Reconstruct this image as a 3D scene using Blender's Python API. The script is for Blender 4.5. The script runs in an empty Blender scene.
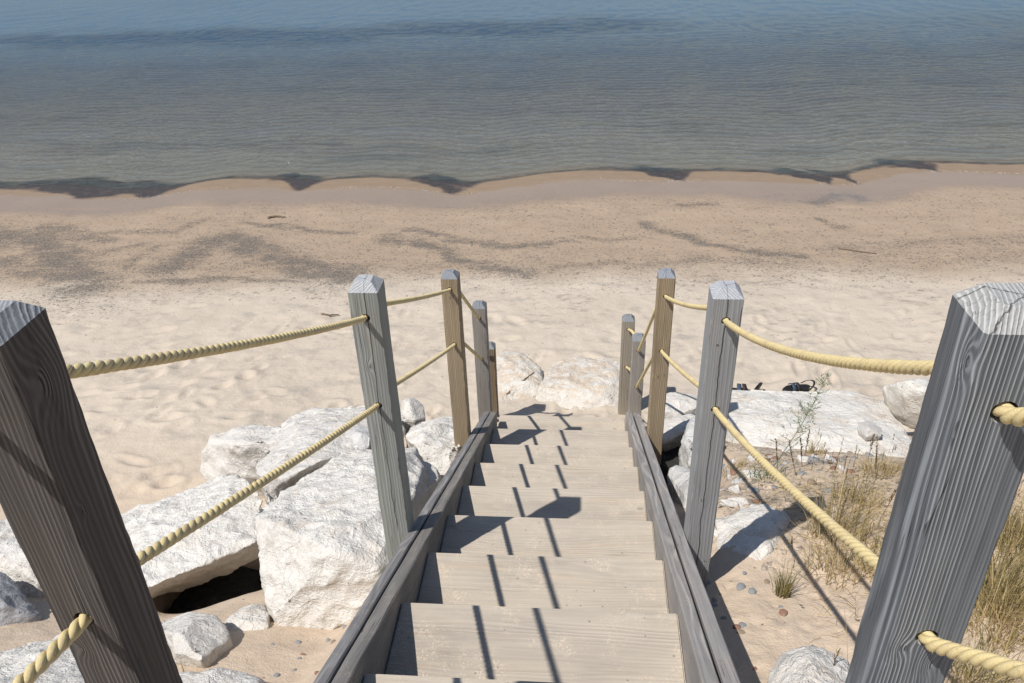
import numpy as np
def _hash(ix,iy,seed):
    h=(ix.astype(np.int64)*374761393+iy.astype(np.int64)*668265263+seed*974634777)&0x7fffffff
    h=((h^(h>>13))*1274126177)&0x7fffffff
    h=(h^(h>>16))&0xffffff
    return h/float(0xffffff)
def vnoise(x,y,seed=0):
    x=np.asarray(x,float);y=np.asarray(y,float)
    ix=np.floor(x);iy=np.floor(y);fx=x-ix;fy=y-iy
    u=fx*fx*fx*(fx*(fx*6-15)+10);w=fy*fy*fy*(fy*(fy*6-15)+10)
    a=_hash(ix,iy,seed);b=_hash(ix+1,iy,seed);c=_hash(ix,iy+1,seed);d=_hash(ix+1,iy+1,seed)
    return (a+(b-a)*u+(c-a)*w+(a-b-c+d)*u*w)*2-1
def fbm(x,y,seed=0,oct=4,gain=.5):
    s=0;a=1;t=0
    for i in range(oct):
        s=s+a*vnoise(x*2**i+i*17.3,y*2**i-i*9.1,seed+i);t+=a;a*=gain
    return s/t
def sst(a,b,x):
    t=np.clip((x-a)/(b-a),0,1);return t*t*(3-2*t)
WL=-2.55
def shore_v(X):
    # the waterline wanders in shallow cusps along the beach
    return 12.6+.16*np.sin(X*1.15+.6)+.10*np.sin(X*2.3+1.9)+.06*fbm(X*1.7,X*0,5,2)
def terrain(X,Y):
    X=np.asarray(X,float);Y=np.asarray(Y,float)
    v=Y-.055*X
    dv=v-shore_v(X)
    beach=np.where(dv<0,WL-.07*dv,WL-.16*np.minimum(dv,2)-.05*np.maximum(dv-2,0))
    beach=np.maximum(beach,-6)
    left=np.interp(Y,[-8,-1,1,2.1,3,3.8,4.4,5,9],[2.2,.4,-.3,-.80,-1.30,-1.85,-2.4,-2.8,-9])
    left=left-.15*sst(1.4,2.0,-X)
    mid=np.interp(Y,[-8,-1,1.44,4.9,5.5,6.3,12],[3,.88,-.29,-1.72,-2.08,-2.5,-9])
    right=np.interp(Y,[-8,-1,1.5,2.45,3.1,3.7,4.3,4.9,5.2,9],[2.6,.5,-.35,-.66,-.83,-1.09,-1.40,-1.72,-2.5,-9])+.14*np.clip(X-1,0,3)*sst(4.2,3.2,Y)
    wl=sst(.62,.95,-X);wr=sst(.62,.85,X)
    bank=mid*(1-wl)*(1-wr)+left*wl+right*wr
    bank=bank-.5*np.exp(-((X-.80)/.15)**2-((Y-3.95)/.38)**2)
    bank=bank-1.1*np.exp(-((X+1.82)/.30)**2-((Y-3.12)/.25)**2)
    k=.06
    h=np.clip(.5+.5*(bank-beach)/k,0,1)
    z=beach*(1-h)+bank*h+k*h*(1-h)
    return z+.02*fbm(X*1.3,Y*1.3,11,3)*(Y<11)
ROCKS=[
 ('boulder', 'largest pale limestone boulder, pitted front face, leaning beside the left stringer', [(-1.043, 2.255, -0.84), (-1.183, 2.267, -0.82), (-1.255, 2.356, -0.74), (-1.299, 2.461, -0.66), (-1.417, 2.84, -0.66), (-1.489, 3.128, -0.72), (-1.44, 3.543, -0.85), (-1.237, 3.823, -0.95), (-0.957, 3.91, -1.0), (-0.722, 3.67, -1.0), (-0.609, 3.296, -0.9), (-0.585, 2.784, -0.7), (-0.624, 2.427, -0.62), (-0.737, 2.328, -0.74), (-1.063, 2.482, -0.55), (-1.047, 2.734, -0.55), (-0.868, 2.937, -0.6), (-1.15, 3.197, -0.7), (-0.837, 2.426, -0.6), (-1.043, 2.323, -1.05), (-1.043, 2.513, -1.42), (-1.169, 2.334, -1.03), (-1.129, 2.521, -1.42), (-1.234, 2.414, -0.99), (-1.174, 2.576, -1.42), (-1.274, 2.509, -0.99), (-1.202, 2.641, -1.42), (-1.379, 2.849, -0.99), (-1.274, 2.876, -1.42), (-1.445, 3.108, -0.99), (-1.32, 3.054, -1.42), (-1.4, 3.482, -1.06), (-1.289, 3.312, -1.42), (-1.217, 3.734, -1.16), (-1.163, 3.486, -1.42), (-0.965, 3.812, -1.21), (-0.989, 3.539, -1.42), (-0.754, 3.596, -1.21), (-0.844, 3.39, -1.42), (-0.653, 3.26, -1.11), (-0.774, 3.159, -1.42), (-0.631, 2.799, -0.99), (-0.759, 2.841, -1.42), (-0.666, 2.478, -0.99), (-0.783, 2.62, -1.42), (-0.767, 2.388, -0.99), (-0.853, 2.558, -1.42)]),
 ('boulder', 'white boulder with shaded tan underside over a dark hollow, left of the largest boulder', [(-2.721, 3.585, -1.5), (-2.527, 3.612, -1.5), (-2.313, 3.594, -1.45), (-2.308, 3.941, -1.5), (-1.977, 3.857, -1.35), (-1.693, 3.488, -1.18), (-1.524, 3.015, -1.1), (-1.723, 2.887, -1.08), (-1.861, 2.839, -1.08), (-1.929, 2.755, -1.08), (-1.957, 2.65, -1.08), (-2.109, 2.635, -1.1), (-2.501, 2.936, -1.25), (-2.8, 3.339, -1.4), (-1.916, 3.146, -1.1), (-2.069, 2.989, -1.1), (-1.575, 3.065, -1.27), (-1.785, 3.025, -1.36), (-1.874, 2.944, -1.4), (-2.005, 2.886, -1.42), (-2.098, 2.823, -1.4), (-2.287, 2.814, -1.4), (-2.315, 4.173, -1.9), (-2.708, 3.766, -1.9), (-2.966, 3.653, -1.8)]),
 ('boulder', 'rounded boulder with grey front on the sand, furthest left of the upper rocks', [(-2.722, 4.549, -1.9), (-2.689, 4.575, -1.75), (-2.637, 4.645, -1.7), (-2.436, 4.709, -1.65), (-2.164, 4.701, -1.6), (-1.892, 4.471, -1.5), (-1.822, 4.294, -1.5), (-1.949, 4.24, -1.6), (-2.1, 4.263, -1.75), (-2.314, 4.364, -1.9), (-2.557, 4.391, -2.0), (-2.639, 4.452, -1.95), (-2.25, 4.322, -1.5), (-2.036, 4.288, -1.45), (-2.682, 4.541, -2.0), (-2.572, 4.519, -2.2), (-2.653, 4.565, -1.85), (-2.552, 4.536, -2.2), (-2.606, 4.627, -1.813), (-2.519, 4.579, -2.2), (-2.425, 4.685, -1.813), (-2.395, 4.618, -2.2), (-2.18, 4.678, -1.813), (-2.226, 4.614, -2.2), (-1.935, 4.471, -1.813), (-2.057, 4.471, -2.2), (-1.872, 4.312, -1.813), (-2.014, 4.361, -2.2), (-1.987, 4.263, -1.813), (-2.093, 4.328, -2.2), (-2.123, 4.284, -1.85), (-2.186, 4.342, -2.2), (-2.315, 4.374, -2.0), (-2.319, 4.405, -2.2), (-2.534, 4.399, -2.1), (-2.47, 4.422, -2.2), (-2.608, 4.454, -2.05), (-2.52, 4.459, -2.2)]),
 ('boulder', 'broad flat white boulder behind the largest boulder, level with the lower rope', [(-1.845, 3.702, -1.2), (-1.899, 3.977, -1.3), (-1.898, 4.338, -1.45), (-1.987, 4.604, -1.55), (-2.057, 4.817, -1.6), (-1.892, 4.805, -1.55), (-1.682, 4.73, -1.5), (-1.429, 4.756, -1.45), (-1.146, 4.659, -1.4), (-0.985, 4.112, -1.2), (-1.259, 3.648, -1.0), (-1.571, 3.233, -0.95), (-1.665, 4.086, -1.2), (-1.396, 4.293, -1.25), (-1.825, 3.76, -1.551), (-1.766, 3.923, -2.05), (-1.872, 4.008, -1.551), (-1.799, 4.093, -2.05), (-1.872, 4.332, -1.675), (-1.799, 4.317, -2.05), (-1.952, 4.572, -1.775), (-1.854, 4.482, -2.05), (-2.015, 4.764, -1.825), (-1.898, 4.614, -2.05), (-1.866, 4.752, -1.775), (-1.795, 4.606, -2.05), (-1.677, 4.685, -1.725), (-1.665, 4.56, -2.05), (-1.45, 4.709, -1.675), (-1.508, 4.576, -2.05), (-1.196, 4.621, -1.625), (-1.333, 4.516, -2.05), (-1.05, 4.129, -1.551), (-1.233, 4.176, -2.05), (-1.297, 3.712, -1.551), (-1.403, 3.889, -2.05), (-1.577, 3.338, -1.551), (-1.596, 3.631, -2.05)]),
 ('boulder', 'small grey boulder peeping out behind the second left post', [(-1.303, 3.853, -1.15), (-1.322, 3.907, -1.1), (-1.289, 4.0, -1.1), (-1.201, 4.143, -1.15), (-1.113, 3.812, -1.05), (-1.176, 3.752, -1.08), (-1.194, 3.822, -1.0), (-1.296, 3.859, -1.225), (-1.277, 3.875, -1.3), (-1.314, 3.908, -1.175), (-1.289, 3.909, -1.3), (-1.284, 3.991, -1.175), (-1.268, 3.966, -1.3), (-1.204, 4.12, -1.225), (-1.213, 4.055, -1.3), (-1.125, 3.822, -1.16), (-1.159, 3.85, -1.3), (-1.182, 3.768, -1.16), (-1.198, 3.812, -1.3)]),
 ('boulder', 'dark sided boulder on the sand between the second and third left posts', [(-1.185, 4.749, -1.6), (-1.24, 5.027, -1.6), (-1.158, 5.083, -1.6), (-1.047, 4.981, -1.6), (-0.991, 4.83, -1.6), (-1.07, 4.729, -1.6), (-1.114, 4.767, -1.45), (-1.178, 4.764, -1.725), (-1.158, 4.806, -1.85), (-1.227, 5.014, -1.725), (-1.192, 4.978, -1.85), (-1.153, 5.064, -1.725), (-1.141, 5.013, -1.85), (-1.054, 4.973, -1.725), (-1.073, 4.95, -1.85), (-1.003, 4.837, -1.725), (-1.038, 4.856, -1.85), (-1.074, 4.746, -1.725), (-1.087, 4.794, -1.85)]),
 ('boulder', 'lumpy white boulder against the third left post', [(-0.983, 4.073, -1.25), (-1.054, 4.439, -1.4), (-0.977, 4.67, -1.5), (-0.82, 4.805, -1.55), (-0.686, 4.797, -1.55), (-0.579, 4.088, -1.25), (-0.622, 3.842, -1.15), (-0.685, 3.685, -1.1), (-0.82, 3.768, -1.12), (-0.809, 4.053, -1.15), (-0.731, 4.142, -1.2), (-0.965, 4.089, -1.449), (-0.914, 4.136, -1.85), (-1.029, 4.419, -1.55), (-0.959, 4.364, -1.85), (-0.96, 4.627, -1.65), (-0.911, 4.507, -1.85), (-0.818, 4.748, -1.7), (-0.813, 4.59, -1.85), (-0.698, 4.742, -1.7), (-0.73, 4.586, -1.85), (-0.602, 4.103, -1.449), (-0.664, 4.146, -1.85), (-0.64, 3.882, -1.449), (-0.691, 3.993, -1.85), (-0.697, 3.74, -1.449), (-0.73, 3.896, -1.85), (-0.818, 3.816, -1.449), (-0.814, 3.948, -1.85)]),
 ('boulder', 'small broken white boulder between the largest boulder and the left stringer', [(-0.855, 3.73, -1.12), (-0.79, 3.769, -1.12), (-0.651, 3.614, -1.1), (-0.624, 3.522, -1.08), (-0.658, 3.29, -0.98), (-0.695, 3.159, -0.92), (-0.79, 3.405, -1.0), (-0.715, 3.493, -1.0), (-0.842, 3.706, -1.245), (-0.805, 3.642, -1.37), (-0.783, 3.742, -1.245), (-0.765, 3.666, -1.37), (-0.658, 3.603, -1.225), (-0.678, 3.57, -1.37), (-0.634, 3.52, -1.205), (-0.662, 3.513, -1.37), (-0.665, 3.311, -1.151), (-0.683, 3.369, -1.37), (-0.698, 3.193, -1.151), (-0.706, 3.288, -1.37), (-0.783, 3.414, -1.151), (-0.765, 3.44, -1.37)]),
 ('boulder', 'dark grey shaded boulder in the hollow at the left edge', [(-3.055, 2.848, -1.15), (-2.867, 2.816, -1.15), (-2.629, 2.622, -1.1), (-2.448, 2.526, -1.15), (-2.419, 2.468, -1.15), (-2.576, 2.394, -1.1), (-2.8, 2.429, -1.1), (-2.627, 2.532, -1.0), (-3.018, 2.822, -1.3), (-2.915, 2.749, -1.45), (-2.849, 2.793, -1.3), (-2.798, 2.728, -1.45), (-2.635, 2.618, -1.259), (-2.65, 2.608, -1.45), (-2.472, 2.532, -1.3), (-2.538, 2.549, -1.45), (-2.445, 2.479, -1.3), (-2.52, 2.513, -1.45), (-2.587, 2.414, -1.259), (-2.617, 2.467, -1.45), (-2.789, 2.445, -1.259), (-2.756, 2.489, -1.45)]),
 ('boulder', 'rough white boulder behind the leaning shape of the nearest left post', [(-3.586, 3.387, -1.4), (-3.486, 3.569, -1.5), (-3.303, 3.595, -1.5), (-3.1, 3.586, -1.5), (-2.71, 3.343, -1.4), (-2.44, 2.95, -1.3), (-2.486, 2.666, -1.25), (-2.599, 2.667, -1.25), (-2.867, 2.859, -1.3), (-3.03, 2.98, -1.3), (-3.265, 2.983, -1.3), (-2.821, 2.98, -1.2), (-3.526, 3.363, -1.55), (-3.359, 3.295, -1.8), (-3.436, 3.526, -1.65), (-3.297, 3.407, -1.8), (-3.272, 3.55, -1.65), (-3.184, 3.424, -1.8), (-3.089, 3.542, -1.65), (-3.058, 3.418, -1.8), (-2.738, 3.323, -1.55), (-2.816, 3.268, -1.8), (-2.495, 2.97, -1.494), (-2.648, 3.024, -1.8), (-2.536, 2.714, -1.494), (-2.677, 2.848, -1.8), (-2.638, 2.714, -1.494), (-2.747, 2.848, -1.8), (-2.879, 2.887, -1.494), (-2.913, 2.967, -1.8), (-3.025, 2.996, -1.494), (-3.014, 3.042, -1.8), (-3.237, 2.999, -1.494), (-3.16, 3.044, -1.8)]),
 ('boulder', 'large flat white boulder at the bottom left corner below the near rope', [(-2.262, 1.876, -0.52), (-2.095, 1.969, -0.55), (-1.939, 2.018, -0.57), (-1.785, 2.048, -0.59), (-1.572, 1.912, -0.52), (-1.317, 1.633, -0.37), (-1.165, 1.342, -0.22), (-1.646, 1.221, -0.17), (-1.795, 1.712, -0.39), (-1.567, 1.654, -0.35), (-2.208, 1.863, -0.695), (-2.057, 1.829, -0.94), (-2.057, 1.948, -0.725), (-1.953, 1.887, -0.94), (-1.917, 1.992, -0.745), (-1.857, 1.917, -0.94), (-1.779, 2.018, -0.765), (-1.761, 1.936, -0.94), (-1.587, 1.896, -0.695), (-1.629, 1.852, -0.94), (-1.358, 1.645, -0.594), (-1.471, 1.678, -0.94), (-1.22, 1.383, -0.594), (-1.377, 1.498, -0.94), (-1.653, 1.274, -0.594), (-1.675, 1.423, -0.94)]),
 ('boulder', 'white boulder cut by the bottom edge, right of the nearest left post', [(-1.399, 1.792, -0.52), (-1.359, 1.88, -0.56), (-1.224, 1.87, -0.56), (-1.094, 1.847, -0.56), (-0.991, 1.819, -0.56), (-0.86, 1.68, -0.49), (-0.751, 1.38, -0.34), (-1.086, 1.329, -0.29), (-1.299, 1.585, -0.39), (-1.115, 1.632, -0.39), (-1.371, 1.781, -0.67), (-1.292, 1.752, -0.86), (-1.335, 1.861, -0.71), (-1.267, 1.807, -0.86), (-1.214, 1.852, -0.71), (-1.184, 1.8, -0.86), (-1.097, 1.831, -0.71), (-1.103, 1.786, -0.86), (-1.004, 1.806, -0.71), (-1.039, 1.769, -0.86), (-0.885, 1.681, -0.64), (-0.958, 1.683, -0.86), (-0.788, 1.41, -0.604), (-0.89, 1.496, -0.86), (-1.089, 1.364, -0.604), (-1.098, 1.465, -0.86), (-1.281, 1.595, -0.604), (-1.231, 1.623, -0.86)]),
 ('boulder', 'small boulder with a tan broken face on the sand, right of the nearest left post', [(-1.678, 2.227, -0.79), (-1.685, 2.3, -0.82), (-1.575, 2.327, -0.82), (-1.398, 2.273, -0.79), (-1.301, 2.168, -0.77), (-1.234, 2.092, -0.75), (-1.236, 1.992, -0.69), (-1.313, 1.939, -0.65), (-1.35, 1.95, -0.62), (-1.453, 1.97, -0.63), (-1.401, 2.082, -0.63), (-1.326, 2.088, -0.65), (-1.652, 2.216, -0.89), (-1.581, 2.188, -1.02), (-1.658, 2.282, -0.92), (-1.585, 2.233, -1.02), (-1.56, 2.307, -0.92), (-1.517, 2.25, -1.02), (-1.4, 2.258, -0.89), (-1.407, 2.216, -1.02), (-1.313, 2.164, -0.87), (-1.347, 2.151, -1.02), (-1.252, 2.095, -0.85), (-1.305, 2.104, -1.02), (-1.255, 2.005, -0.813), (-1.307, 2.042, -1.02), (-1.324, 1.957, -0.813), (-1.354, 2.009, -1.02), (-1.357, 1.967, -0.813), (-1.377, 2.016, -1.02), (-1.45, 1.986, -0.813), (-1.441, 2.029, -1.02)]),
 ('flat_rock', 'pale slab half buried in sand beside the dark hollow', [(-1.429, 2.33, -0.91), (-1.424, 2.488, -0.99), (-1.367, 2.544, -0.99), (-1.295, 2.513, -0.97), (-1.194, 2.298, -0.87), (-1.256, 2.236, -0.85), (-1.348, 2.24, -0.86), (-1.315, 2.332, -0.86), (-1.42, 2.335, -0.97), (-1.392, 2.348, -1.11), (-1.414, 2.477, -1.05), (-1.388, 2.447, -1.11), (-1.364, 2.528, -1.05), (-1.353, 2.481, -1.11), (-1.299, 2.499, -1.03), (-1.309, 2.462, -1.11), (-1.208, 2.306, -0.96), (-1.246, 2.329, -1.11), (-1.264, 2.25, -0.96), (-1.285, 2.29, -1.11), (-1.346, 2.253, -0.96), (-1.341, 2.292, -1.11)]),
 ('boulder', 'low pale rock just beyond the foot of the stairs, left of the centre', [(-0.817, 5.705, -2.13), (-0.856, 6.324, -2.13), (-0.726, 6.55, -2.06), (-0.537, 6.557, -2.05), (-0.341, 6.438, -2.05), (-0.093, 6.222, -2.06), (-0.119, 5.946, -2.07), (-0.295, 5.654, -2.06), (-0.579, 5.515, -2.07), (-0.603, 6.265, -1.99), (-0.374, 6.122, -1.98), (-0.476, 5.841, -1.965), (-0.662, 5.952, -1.98), (-0.227, 6.02, -1.995), (-0.444, 5.645, -1.985), (-0.282, 5.762, -1.99), (-0.784, 5.745, -2.28), (-0.691, 5.856, -2.43), (-0.818, 6.302, -2.28), (-0.715, 6.239, -2.43), (-0.702, 6.505, -2.21), (-0.635, 6.38, -2.43), (-0.532, 6.512, -2.206), (-0.517, 6.384, -2.43), (-0.355, 6.404, -2.206), (-0.396, 6.31, -2.43), (-0.132, 6.21, -2.21), (-0.242, 6.176, -2.43), (-0.156, 5.962, -2.22), (-0.258, 6.005, -2.43), (-0.314, 5.699, -2.21), (-0.367, 5.824, -2.43), (-0.57, 5.573, -2.22), (-0.543, 5.738, -2.43)]),
 ('boulder', 'wide low white rock partly covered in sand beyond the foot of the stairs', [(-0.458, 5.78, -2.09), (-0.38, 6.18, -2.06), (-0.008, 6.447, -2.05), (0.26, 6.543, -2.05), (0.528, 6.514, -2.06), (0.813, 6.381, -2.08), (0.79, 5.823, -2.08), (0.475, 5.566, -2.06), (0.087, 5.525, -2.06), (-0.194, 5.671, -2.09), (-0.259, 5.793, -1.99), (-0.122, 6.032, -1.98), (0.078, 6.153, -1.97), (0.335, 6.194, -1.97), (0.419, 5.756, -1.95), (0.209, 5.735, -1.94), (-0.026, 5.727, -1.96), (0.292, 5.605, -1.97), (-0.393, 5.806, -2.24), (-0.211, 5.88, -2.39), (-0.323, 6.166, -2.21), (-0.163, 6.128, -2.39), (0.012, 6.407, -2.2), (0.068, 6.294, -2.39), (0.253, 6.493, -2.2), (0.234, 6.353, -2.39), (0.494, 6.466, -2.21), (0.4, 6.335, -2.39), (0.751, 6.347, -2.23), (0.577, 6.252, -2.39), (0.731, 5.845, -2.23), (0.563, 5.906, -2.39), (0.447, 5.614, -2.21), (0.367, 5.748, -2.39), (0.097, 5.576, -2.21), (0.127, 5.722, -2.39), (-0.155, 5.708, -2.24), (-0.048, 5.812, -2.39)]),
 ('boulder', 'dark damp rock, blackened to stand for shadow in the hollow below the left boulders', [(-2.167, 2.853, -1.5), (-2.212, 3.067, -1.62), (-2.107, 3.265, -1.7), (-1.965, 3.513, -1.75), (-1.789, 3.44, -1.7), (-1.584, 2.964, -1.5), (-1.634, 2.811, -1.42), (-1.819, 2.746, -1.4), (-1.855, 3.039, -1.52), (-2.141, 2.875, -1.704), (-2.069, 2.94, -2.05), (-2.182, 3.069, -1.77), (-2.097, 3.073, -2.05), (-2.087, 3.247, -1.85), (-2.032, 3.195, -2.05), (-1.959, 3.47, -1.9), (-1.944, 3.349, -2.05), (-1.801, 3.404, -1.85), (-1.835, 3.304, -2.05), (-1.617, 2.976, -1.704), (-1.708, 3.009, -2.05), (-1.662, 2.839, -1.704), (-1.739, 2.914, -2.05), (-1.828, 2.78, -1.704), (-1.854, 2.874, -2.05)]),
 ('boulder', 'dark damp rock, added as painted shadow in the gap beside the third right post', [(0.584, 4.606, -1.62), (0.672, 4.837, -1.66), (0.924, 4.846, -1.66), (1.002, 4.597, -1.6), (0.909, 4.046, -1.45), (0.764, 3.602, -1.3), (0.676, 3.954, -1.42), (0.589, 4.242, -1.5), (0.764, 4.377, -1.52), (0.602, 4.58, -1.77), (0.653, 4.506, -1.96), (0.681, 4.787, -1.81), (0.707, 4.648, -1.96), (0.908, 4.795, -1.81), (0.863, 4.654, -1.96), (0.978, 4.571, -1.75), (0.912, 4.5, -1.96), (0.895, 4.076, -1.656), (0.854, 4.158, -1.96), (0.764, 3.676, -1.656), (0.764, 3.883, -1.96), (0.685, 3.993, -1.656), (0.71, 4.101, -1.96), (0.606, 4.252, -1.656), (0.656, 4.279, -1.96)]),  # added rock, its black colour stands in for the shadow between the rocks
 ('boulder', 'chunk of pale broken rock wedged behind the foot of the second right post', [(0.752, 3.251, -0.98), (0.819, 3.431, -1.02), (0.93, 3.468, -1.02), (0.986, 3.368, -1.0), (0.93, 3.175, -0.95), (0.805, 3.08, -0.92), (0.845, 3.227, -0.92), (0.764, 3.255, -1.055), (0.797, 3.268, -1.17), (0.824, 3.417, -1.095), (0.839, 3.379, -1.17), (0.924, 3.451, -1.095), (0.907, 3.402, -1.17), (0.975, 3.361, -1.075), (0.942, 3.34, -1.17), (0.924, 3.187, -1.037), (0.908, 3.22, -1.17), (0.812, 3.101, -1.037), (0.83, 3.162, -1.17)]),
 ('rock_slab', 'long flat white rock slab on the right with the rope shadows across it', [(0.999, 4.998, -1.5), (1.095, 5.079, -1.5), (1.446, 5.103, -1.5), (1.948, 5.107, -1.5), (2.285, 5.063, -1.48), (2.569, 4.904, -1.44), (2.256, 4.039, -1.24), (2.0, 3.884, -1.22), (1.763, 4.034, -1.26), (1.498, 4.151, -1.3), (1.291, 4.322, -1.36), (1.067, 4.313, -1.36), (0.957, 4.442, -1.38), (1.336, 4.574, -1.36), (1.704, 4.491, -1.33), (1.994, 4.407, -1.3), (1.494, 4.168, -1.25), (1.062, 4.956, -1.7), (1.238, 4.836, -1.9), (1.148, 5.028, -1.7), (1.298, 4.886, -1.9), (1.464, 5.05, -1.7), (1.515, 4.901, -1.9), (1.916, 5.053, -1.7), (1.826, 4.904, -1.9), (2.219, 5.014, -1.68), (2.035, 4.877, -1.9), (2.475, 4.871, -1.64), (2.211, 4.778, -1.9), (2.193, 4.092, -1.568), (2.018, 4.242, -1.9), (1.963, 3.953, -1.568), (1.859, 4.146, -1.9), (1.749, 4.088, -1.568), (1.712, 4.239, -1.9), (1.511, 4.193, -1.568), (1.548, 4.311, -1.9), (1.325, 4.347, -1.568), (1.419, 4.417, -1.9), (1.123, 4.339, -1.568), (1.281, 4.412, -1.9), (1.024, 4.455, -1.58), (1.212, 4.492, -1.9)]),
 ('rock_slab', 'cracked white slab between the third and second right posts', [(0.649, 5.091, -1.6), (0.767, 5.174, -1.6), (1.018, 5.222, -1.6), (1.047, 5.008, -1.55), (0.986, 4.876, -1.52), (0.835, 4.795, -1.5), (0.725, 4.731, -1.5), (0.635, 4.74, -1.5), (0.848, 4.93, -1.5), (0.667, 5.077, -1.75), (0.719, 5.039, -1.9), (0.773, 5.152, -1.75), (0.792, 5.09, -1.9), (1.0, 5.195, -1.75), (0.948, 5.12, -1.9), (1.026, 5.002, -1.7), (0.966, 4.987, -1.9), (0.971, 4.884, -1.676), (0.928, 4.906, -1.9), (0.835, 4.811, -1.676), (0.834, 4.855, -1.9), (0.736, 4.753, -1.676), (0.766, 4.816, -1.9), (0.655, 4.761, -1.676), (0.71, 4.821, -1.9)]),
 ('rock_slab', 'narrow pale slab just below the cracked slab, beside the third right post', [(0.617, 4.68, -1.5), (0.726, 4.669, -1.48), (0.895, 4.73, -1.46), (1.02, 4.734, -1.46), (0.995, 4.563, -1.42), (0.831, 4.475, -1.4), (0.758, 4.406, -1.4), (0.68, 4.328, -1.4), (0.589, 4.325, -1.4), (0.805, 4.552, -1.4), (0.634, 4.667, -1.56), (0.683, 4.629, -1.62), (0.732, 4.656, -1.54), (0.75, 4.622, -1.62), (0.885, 4.711, -1.52), (0.855, 4.66, -1.62), (0.997, 4.715, -1.52), (0.933, 4.663, -1.62), (0.975, 4.562, -1.48), (0.917, 4.557, -1.62), (0.827, 4.482, -1.476), (0.815, 4.502, -1.62), (0.761, 4.42, -1.476), (0.77, 4.459, -1.62), (0.691, 4.35, -1.476), (0.722, 4.411, -1.62), (0.609, 4.347, -1.476), (0.665, 4.409, -1.62)]),
 ('boulder', 'rounded white boulder resting on the slab beside the nearest right post', [(2.221, 4.934, -1.35), (2.234, 4.931, -1.28), (2.329, 4.931, -1.22), (2.467, 4.874, -1.18), (2.576, 4.798, -1.2), (2.54, 4.611, -1.25), (2.413, 4.542, -1.3), (2.3, 4.642, -1.36), (2.25, 4.784, -1.38), (2.263, 4.666, -1.15), (2.361, 4.585, -1.14), (2.236, 4.919, -1.42), (2.278, 4.877, -1.52), (2.247, 4.916, -1.35), (2.285, 4.875, -1.52), (2.333, 4.916, -1.33), (2.345, 4.875, -1.52), (2.458, 4.865, -1.33), (2.43, 4.84, -1.52), (2.555, 4.796, -1.33), (2.498, 4.792, -1.52), (2.523, 4.628, -1.33), (2.475, 4.677, -1.52), (2.409, 4.566, -1.37), (2.397, 4.634, -1.52), (2.307, 4.656, -1.43), (2.326, 4.696, -1.52), (2.262, 4.784, -1.45), (2.295, 4.784, -1.52)]),
 ('boulder', 'upright pale rock with a blue grey shaded side, behind the second right post', [(0.746, 4.028, -1.28), (0.738, 4.12, -1.22), (0.79, 4.267, -1.22), (0.861, 4.432, -1.26), (1.019, 4.487, -1.28), (0.978, 4.033, -1.16), (0.837, 3.862, -1.15), (0.776, 3.902, -1.2), (0.814, 4.021, -1.08), (0.756, 4.039, -1.455), (0.783, 4.071, -1.63), (0.749, 4.123, -1.395), (0.778, 4.128, -1.63), (0.795, 4.254, -1.395), (0.81, 4.219, -1.63), (0.859, 4.403, -1.435), (0.854, 4.321, -1.63), (1.001, 4.453, -1.455), (0.952, 4.356, -1.63), (0.964, 4.044, -1.376), (0.927, 4.074, -1.63), (0.838, 3.89, -1.376), (0.84, 3.968, -1.63), (0.782, 3.926, -1.376), (0.801, 3.993, -1.63)]),
 ('boulder', 'blunt grey white rock close to the right stringer, below the dark hollow', [(0.627, 3.717, -1.15), (0.669, 3.8, -1.15), (0.772, 3.813, -1.12), (0.883, 3.724, -1.08), (0.85, 3.371, -0.98), (0.744, 3.134, -0.92), (0.681, 3.178, -0.95), (0.643, 3.368, -1.02), (0.737, 3.487, -0.98), (0.638, 3.697, -1.325), (0.668, 3.64, -1.5), (0.675, 3.771, -1.325), (0.693, 3.691, -1.5), (0.768, 3.783, -1.295), (0.757, 3.699, -1.5), (0.868, 3.703, -1.255), (0.826, 3.644, -1.5), (0.838, 3.385, -1.201), (0.805, 3.425, -1.5), (0.743, 3.172, -1.201), (0.74, 3.278, -1.5), (0.686, 3.212, -1.201), (0.701, 3.305, -1.5), (0.652, 3.382, -1.201), (0.677, 3.423, -1.5)]),
 ('rock_ledge', 'layered white ledge running under the shadow of the second right post', [(0.797, 3.195, -0.88), (0.757, 2.895, -0.76), (0.732, 2.689, -0.69), (0.785, 2.595, -0.67), (0.849, 2.539, -0.65), (0.907, 2.462, -0.63), (0.998, 2.587, -0.64), (1.064, 2.762, -0.68), (1.139, 2.895, -0.7), (1.043, 3.045, -0.78), (0.94, 3.239, -0.86), (0.863, 2.745, -0.66), (0.946, 2.667, -0.64), (0.808, 3.156, -0.99), (0.84, 3.048, -1.1), (0.772, 2.887, -0.87), (0.815, 2.863, -1.1), (0.75, 2.701, -0.812), (0.8, 2.735, -1.1), (0.798, 2.616, -0.812), (0.833, 2.676, -1.1), (0.855, 2.566, -0.812), (0.872, 2.641, -1.1), (0.907, 2.496, -0.812), (0.908, 2.594, -1.1), (0.989, 2.609, -0.812), (0.964, 2.672, -1.1), (1.049, 2.767, -0.812), (1.006, 2.78, -1.1), (1.116, 2.886, -0.812), (1.052, 2.862, -1.1), (1.029, 3.021, -0.89), (0.992, 2.955, -1.1), (0.937, 3.196, -0.97), (0.929, 3.075, -1.1)]),
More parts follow.
